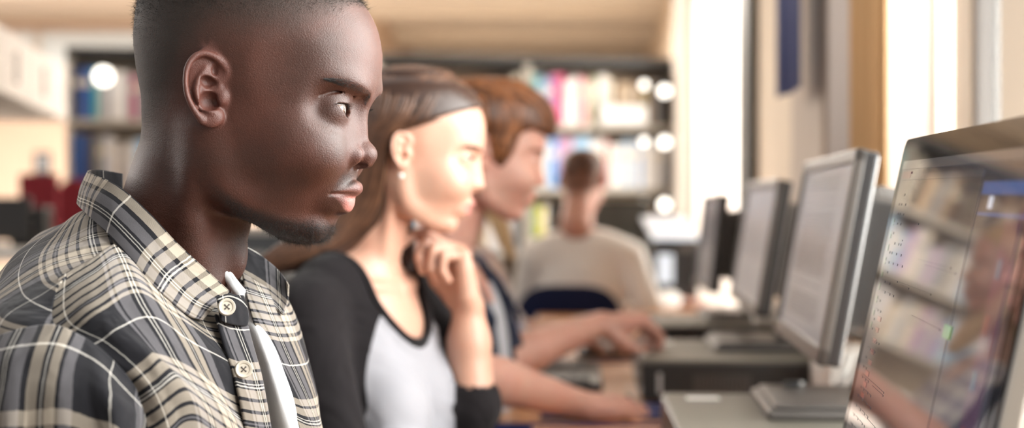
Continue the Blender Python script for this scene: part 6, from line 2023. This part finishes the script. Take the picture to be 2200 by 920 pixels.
def build_desks():
    desk(.70, 1.42, 'nearest one, under the glossy computer', s0=-.05)
    desk(1.43, 2.455, 'before the brown haired woman', s0=-.08)
    desk(2.48, 3.50, 'under the auburn haired man\'s mouse hand')
    desk(3.53, 4.55, 'third from the front, beyond his outstretched hand')
    desk(4.58, 5.50, 'farthest of the row, beside the navy chair')
    c1, zt = pc_case(.215, 1.80, .40, .45, 'nearest of the three in the row')
    c2, _ = pc_case(.250, 2.74, .385, .45, 'middle of the three in the row')
    c3, _ = pc_case(.350, 3.58, .34, .43, 'farthest of the three in the row', sticker=False)
    s1 = doc_mat('document on a grey page', (.50, .46, .45), (.06, .055, .055), .34, 46, .60, .2, .14, .80)
    lcd(at(1842, 317, 1.85), at(1728, 349, 2.40), at(1756, 786, 1.85), 'grey widescreen monitor showing a text document, nearest of the grey ones', s1, base_z=zt, base_c=(.445, 2.07, 0))
    s2 = doc_mat('faint document', (.36, .33, .32), (.27, .25, .25), .5, 44, .5, .25, .2, .8)
    lcd(at(1672, 384, 2.80), at(1606, 391, 3.38), at(1623, 681, 2.80), 'grey monitor with blurred page, second of the grey ones from the front', s2, base_z=zt, base_c=(.505, 3.02, 0), back_d=.05)
    s3 = doc_mat('dim screen', (.16, .16, .18), (.12, .12, .12), .4, 40, .5, .25, .2, .8)
    lcd(at(1546, 416, 3.95), at(1509, 420, 4.45), at(1524, 631, 3.95), 'dark monitor, farthest of the row by the window', s3, base_z=zt, base_c=(.60, 3.86, 0), dark=True)
    build_aio()
    # security lock and cable on the nearest case
    c = at(1700, 846, 2.16); c.z = zt + .020
    r = empty('usb_dongle', c); tag(r, 'small black plug lying on the base of the nearest grey monitor', 'plug')
    M = Matrix.Translation(c) @ Matrix.Rotation(.5, 4, 'Z')
    MB().box((-.013, -.006, .0), (.013, .006, .009), bev=.002).build('body', MAT['black_plastic'], r, M=M)
    MB().box((.012, -.004, .002), (.022, .004, .007), bev=.0005).build('connector', MAT['silver'], r, M=M)
    # cable boxes by the wall
    for px, py, d, lb in ((1818, 738, 2.62, 'off-white cable box on the desk behind the nearest grey monitor'), (1655, 640, 3.75, 'off-white cable box behind the second grey monitor')):
        c = at(px, py, d); c.z = DESKZ
        r = empty('socket_box', c, -RA); tag(r, lb, 'socket box')
        M = Matrix.Translation(c) @ Matrix.Rotation(-RA, 4, 'Z')
        MB().box((-.05, -.10, 0.001), (.05, .10, .12), bev=.008).build('housing', MAT['wall_box'], r, M=M)
        MB().box((-.0515, -.06, .035), (-.049, .06, .085), bev=.002).build('socket_plate', MAT['label_white'], r, M=M)
    pts = [at(1838, 735, 2.3), at(1815, 765, 2.2), at(1790, 790, 2.25), at(1800, 800, 2.45)]
    for i, z in enumerate((.93, .90, .873, .873)): pts[i].z = z
    tag(MB().tube(crspline(pts, 24), .0035, 8).build('cable', MAT['wall_box'], None, smooth=True), 'white cable drooping behind the nearest grey monitor', 'cable')
    # keyboards, mice
    k = at(1218, 817, 3.12); k.z = DESKZ + .001
    keyboard(k, -PI / 2 - DA, 'on the desk between the two arms of the auburn haired man')
    k = at(1300, 752, 3.80); k.z = DESKZ + .001
    keyboard(k, -PI / 2 - DA, 'under the auburn haired man\'s raised hand')
    m = at(1318, 893, 2.575); m.z = DESKZ + .004
    pd = MB().box((-.13, -.085, .0), (.10, .115, .003), bev=.001).build('mouse_mat', MAT['pad_blue'], None, M=Matrix.Translation((m.x, m.y + .03, DESKZ + .001)) @ Matrix.Rotation(-DA, 4, 'Z'))
    tag(pd, 'dark blue mouse mat under the hand on the near mouse', 'mouse mat')
    mouse(m, -1.35, 'black mouse under the auburn haired man\'s right hand')
    # chairs
    nv = 'navy office chairs of the computer row'
    office_chair((-.38, 1.15, 0), -math.radians(10), MAT['chair_navy'], 'navy office chair under the man in the plaid shirt', nv)
    office_chair((-.36, 1.93, 0), -math.radians(12), MAT['chair_navy'], 'navy office chair under the brown haired woman', nv)
    office_chair((-.21, 2.66, 0), -math.radians(8), MAT['chair_navy'], 'navy office chair under the auburn haired man', nv)
    office_chair((-.18, 3.44, 0), -math.radians(6), MAT['chair_navy'], 'navy office chair under the blond person', nv)
    office_chair(tuple(at(1232, 455, 5.47).xy) + (0,), math.radians(84), MAT['chair_navy'], 'navy office chair with rounded back, turned away, under the person in the sweater', nv, backh=.885, backw=.20)
    # the back row: desk, dark monitor, printer
    r = empty('side_desk', (.15, 6.2, 0)); tag(r, 'pale desk in front of the bookcases under the dark monitor', 'desk')
    MB().box((-.35, 5.60, .725), (.86, 6.85, .752), bev=.003).build('worktop', MAT['wall_box'], r)
    for x in (-.32, .80):
        for y in (5.64, 6.78): MB().box((x, y, 0), (x + .04, y + .04, .725), bev=.003).build('leg', MAT['steel_leg'], r)
    A = at(1178, 432, 6.35); B_ = at(1397, 432, 6.35)
    r = empty('monitor', ((A.x + B_.x) / 2, 6.35, .753)); tag(r, 'large black monitor in front of the person in the off-white sweater', 'monitor')
    MB().box((A.x, 6.35, 1.15 - .30), (B_.x, 6.385, A.z), bev=.006).build('back_housing', MAT['black_olive'], r)
    MB().box((A.x + .10, 6.335, .90), (B_.x - .10, 6.352, A.z - .06), bev=.006).build('rear_bulge', MAT['black_olive'], r)
    MB().box((-.03 + r.location.x, 6.36, .77), (.03 + r.location.x, 6.39, .87), bev=.004).build('stand_neck', MAT['black_plastic'], r)
    MB().box((-.12 + r.location.x, 6.28, .753), (.12 + r.location.x, 6.48, .772), bev=.006).build('base', MAT['black_plastic'], r)
    MB().box((A.x + .012, 6.384, .862), (B_.x - .012, 6.388, A.z - .012)).build('screen', MAT['monitor_side'], r)
    A = at(1401, 476, 5.72); B_ = at(1503, 476, 5.72)
    r = empty('printer', ((A.x + B_.x) / 2, 5.9, .753)); tag(r, 'dark printer with pale blue-white lid at the right of the black monitor', 'printer')
    x0, x1 = A.x, B_.x
    MB().box((x0 + .004, 5.73, .754), (x1 - .004, 6.19, 1.035), bev=.012).build('housing', MAT['black_plastic'], r)
    lid = MB(); lid.add([(x0, 5.70, 1.035), (x1, 5.70, 1.035), (x1, 6.21, 1.115), (x0, 6.21, 1.115), (x0, 5.70, 1.05), (x1, 5.70, 1.05), (x1, 6.21, 1.13), (x0, 6.21, 1.13)], [(0, 3, 2, 1), (4, 5, 6, 7), (0, 1, 5, 4), (1, 2, 6, 5), (2, 3, 7, 6), (3, 0, 4, 7)])
    lid.build('lid', MAT['lid_blue'], r)
    MB().box((x0 + .02, 5.722, .86), (x0 + .085, 5.732, .98), bev=.003).build('paper_tray', MAT['lid_blue'], r)
    MB().box((x0 + .10, 5.715, .99), (x1 - .02, 5.735, 1.02), bev=.003).build('control_panel', MAT['monitor_bezel'], r)
    # low cabinet seen under the chin
    A = at(470, 480, 5.4); B_ = at(612, 480, 5.4)
    r = empty('low_cabinet', ((A.x + B_.x) / 2, 5.6, 0)); tag(r, 'dark grey cabinet with pale top, seen below the chin of the man in plaid', 'cabinet')
    MB().box((A.x + .005, 5.41, .03), (B_.x - .005, 5.85, 1.065), bev=.004).build('carcass', MAT['slate'], r)
    MB().box((A.x, 5.40, 1.065), (B_.x, 5.86, 1.095), bev=.004).build('top_board', MAT['wall_box'], r)
    for z in (.06, .56):
        dr = MB().box((A.x + .012, 5.396, z), (B_.x - .012, 5.411, z + .48), bev=.003).build('door', MAT['slate'], r)
        MB().box(((A.x + B_.x) / 2 - .05, 5.380, z + .42), ((A.x + B_.x) / 2 + .05, 5.397, z + .435), bev=.003).build('handle', MAT['silver'], dr)
    MB().box((A.x + .02, 5.43, 0), (B_.x - .02, 5.83, .031)).build('plinth', MAT['black_plastic'], r)
    # left background
    r = empty('side_desk', (-2.4, 6.2, 0)); tag(r, 'white topped desk at the far left edge', 'desk')
    A = at(92, 535, 5.6)
    MB().box((-3.9, 5.6, 1.0 - .045), (A.x, 6.5, 1.0), bev=.004).build('worktop', MAT['wall_box'], r)
    for x in (-3.85, A.x - .08):
        for y in (5.66, 6.4): MB().box((x, y, 0), (x + .04, y + .04, .955), bev=.003).build('leg', MAT['steel_leg'], r)
    A = at(60, 424, 5.9)
    r = empty('monitor', (A.x - .25, 5.95, 1.0)); tag(r, 'black monitor on the white topped desk at the far left edge', 'monitor')
    MB().box((A.x - .50, 5.92, 1.03), (A.x - .0, 5.955, A.z), bev=.006).build('bezel', MAT['black_plastic'], r)
    MB().box((A.x - .49, 5.917, 1.05), (A.x - .012, 5.921, A.z - .014)).build('screen', MAT['monitor_side'], r)
    MB().box((A.x - .10, 5.96, 1.0), (A.x + .055, 6.06, A.z - .04), bev=.01).build('rear_housing', MAT['black_plastic'], r)
    MB().box((A.x - .36, 5.86, 1.0), (A.x - .14, 6.06, 1.018), bev=.005).build('base', MAT['black_plastic'], r)
    A = at(40, 374, 6.6); B_ = at(122, 374, 6.6)
    office_chair(((A.x + B_.x) / 2 - .02, 6.95, 0), -PI / 2, MAT['chair_red'], 'tall maroon chair back behind the black monitor at the far left', None, backh=1.32, backw=.10)
    sc = empty('divider_board', ((A.x + B_.x) / 2, 6.62, 0)); tag(sc, 'maroon fabric divider board standing behind the left desk', 'divider')
    MB().box((A.x, 6.60, .95), (B_.x, 6.64, A.z), bev=.006).build('fabric_panel', MAT['chair_red'], sc)
    for x in (A.x + .01, B_.x - .04): MB().box((x, 6.60, 0), (x + .03, 6.64, .96), bev=.003).build('leg', MAT['steel_leg'], sc)
    c = at(92, 350, 11.0)
    r = empty('picture_frame', at(92, 350, 11.3)); tag(r, 'small dark square frame on the tan wall at the left', 'picture frame')
    P_ = Vector(at(92, 350, 11.0)); rz = Matrix.Translation(P_) @ Matrix.Rotation(-RA, 4, 'Z')
    tt = (ROOM.inverted() @ P_); P2 = ROOM @ Vector((tt.x, 11.2, tt.z)); k = P2.y / P_.y
    Q = Matrix.Translation(ROOM @ Vector((tt.x * k, 11.198, 1.15 + (P_.z - 1.15) * k))) @ Matrix.Rotation(-RA, 4, 'Z')
    fr = MB()
    for lo, hi in (((-.065, -.02, -.085), (.065, 0, -.065)), ((-.065, -.02, .065), (.065, 0, .085)), ((-.065, -.02, -.085), (-.045, 0, .085)), ((.045, -.02, -.085), (.065, 0, .085))): fr.box(lo, hi, bev=.003)
    fr.build('frame', MAT['black_plastic'], r, M=Q); MB().box((-.045, -.006, -.065), (.045, 0, .065)).build('picture', MAT['bk_grey'], r, M=Q)
    # overhead cupboard
    z0 = 1.56
    a = at(-420, 205, 5.0); r = empty('overhead_cupboard', (-2.6, 6.0, z0)); tag(r, 'long white overhead cupboard above the left desk', 'cupboard')
    p = [Vector((-1.96 - .0, 5.0)), Vector((-2.02, 7.2))]
    A = at(0, 205, 5.0); B_ = at(136, 262, 6.45)
    dx = Vector((B_.x - A.x, B_.y - A.y, 0)); ang = math.atan2(dx.y, dx.x); M = Matrix.Translation((A.x, A.y, z0)) @ Matrix.Rotation(ang, 4, 'Z')
    Ls = dx.length
    MB().box((-1.6, 0, 0), (Ls, .36, .24), bev=.004).build('carcass', MAT['wall_white'], r, M=M)
    for i in range(5):
        w_ = (Ls + 1.6) / 5; x = -1.6 + i * w_
        dd = MB().box((x + .003, -.018, .004), (x + w_ - .003, -.001, .236), bev=.003).build('door', MAT['wall_white'], r, M=M)
        MB().box((x + w_ - .05, -.03, .06), (x + w_ - .035, -.017, .18), bev=.002).build('handle', MAT['silver'], dd, M=M)
    for x in (-1.4, Ls - .25):
        MB().box((x, .30, -z0), (x + .05, .35, 0), bev=.003).build('support_post', MAT['steel_leg'], r, M=M)
MAT['slate'] = simple('slate grey laminate', (0.10, 0.115, 0.13), .5)
MAT['black_olive'] = simple('black olive plastic', (0.022, 0.020, 0.014), .5)
MAT['lid_blue'] = simple('pale blue white lid', (0.62, 0.70, 0.82), .35)
# ------------------------------------------------------------------ light, camera, build
FASTGEO = False
build_room()
build_bookcases()
build_desks()
build_man()
build_woman()
build_guy()
build_blond()
build_back_man()

def area(name, loc, tgt, sx, sy, pw, col=(1, 1, 1)):
    l = bpy.data.lights.new(name, 'AREA'); l.shape = 'RECTANGLE'; l.size = sx; l.size_y = sy; l.energy = pw; l.color = col
    o = bpy.data.objects.new(name, l); o.location = loc
    o.rotation_euler = (Vector(tgt) - Vector(loc)).to_track_quat('-Z', 'Y').to_euler(); COL.objects.link(o); return o
# daylight through the windows of the right wall
area('window_and_fill_light', ROOM @ Vector((WS + .30, 1.15, 1.72)), ROOM @ Vector((-1, 1.15, 1.3)), 1.9, 1.6, 140, (1.0, .97, .94))
area('window_and_fill_light', ROOM @ Vector((WS + .30, 2.75, 1.72)), ROOM @ Vector((-1, 2.75, 1.2)), .45, 1.6, 52, (1.0, .95, .9))
area('window_and_fill_light', ROOM @ Vector((WS + .35, 6.4, 1.6)), ROOM @ Vector((-2, 6.4, 1.2)), 2.2, 2.0, 270, (1.0, .96, .9))
# fluorescent fittings: they throw light down; the uplights are added to brighten the ceiling
for s_, t_ in ((-.9, 8.9), (-2.6, 8.9), (-4.2, 8.9)):
    area('fluorescent_and_fill', ROOM @ Vector((s_, t_, CEIL - .20)), ROOM @ Vector((s_, t_, CEIL)), 1.2, .8, 22, (1.0, .94, .86))
    area('fluorescent_and_fill', ROOM @ Vector((s_, t_, CEIL - .10)), ROOM @ Vector((s_, t_ - .2, 0)), 1.2, .3, 150, (1.0, .93, .84))
# area light added on the open left side for a rim
area('window_and_fill_light', (-3.6, 3.4, 2.2), (-.3, 1.6, 1.2), 2.4, 1.6, 55, (1.0, .95, .9))
w = bpy.data.worlds.new('sky'); w.use_nodes = True
bg = w.node_tree.nodes['Background']; bg.inputs[0].default_value = (1.0, .965, .93, 1)
t = w.node_tree; n = N(t)   # gradient shaped for the fill: bright ahead, dimmed behind the camera
sp = n('SeparateXYZ', {0: n('TexCoord').outputs['Generated']})
mr = n('MapRange', {0: sp.outputs[1], 1: -.15, 2: .55, 3: .36, 4: 2.3}); mr.interpolation_type = 'SMOOTHSTEP'
t.links.new(mr.outputs[0], bg.inputs[1])
bpy.context.scene.world = w
cam = bpy.data.cameras.new('camera'); cam.lens = 50; cam.sensor_width = 36; cam.shift_y = -5 / 2200
cam.dof.use_dof = True; cam.dof.focus_distance = 1.175; cam.dof.aperture_fstop = 3.2
co = bpy.data.objects.new('camera', cam); COL.objects.link(co); co.location = (0, 0, CZ); co.rotation_euler = (PI / 2, 0, 0)
bpy.context.scene.camera = co
vs = bpy.context.scene.view_settings
vs.view_transform = 'Standard'; vs.look = 'None'; vs.gamma = 1; vs.exposure = 0.25; vs.use_curve_mapping = False
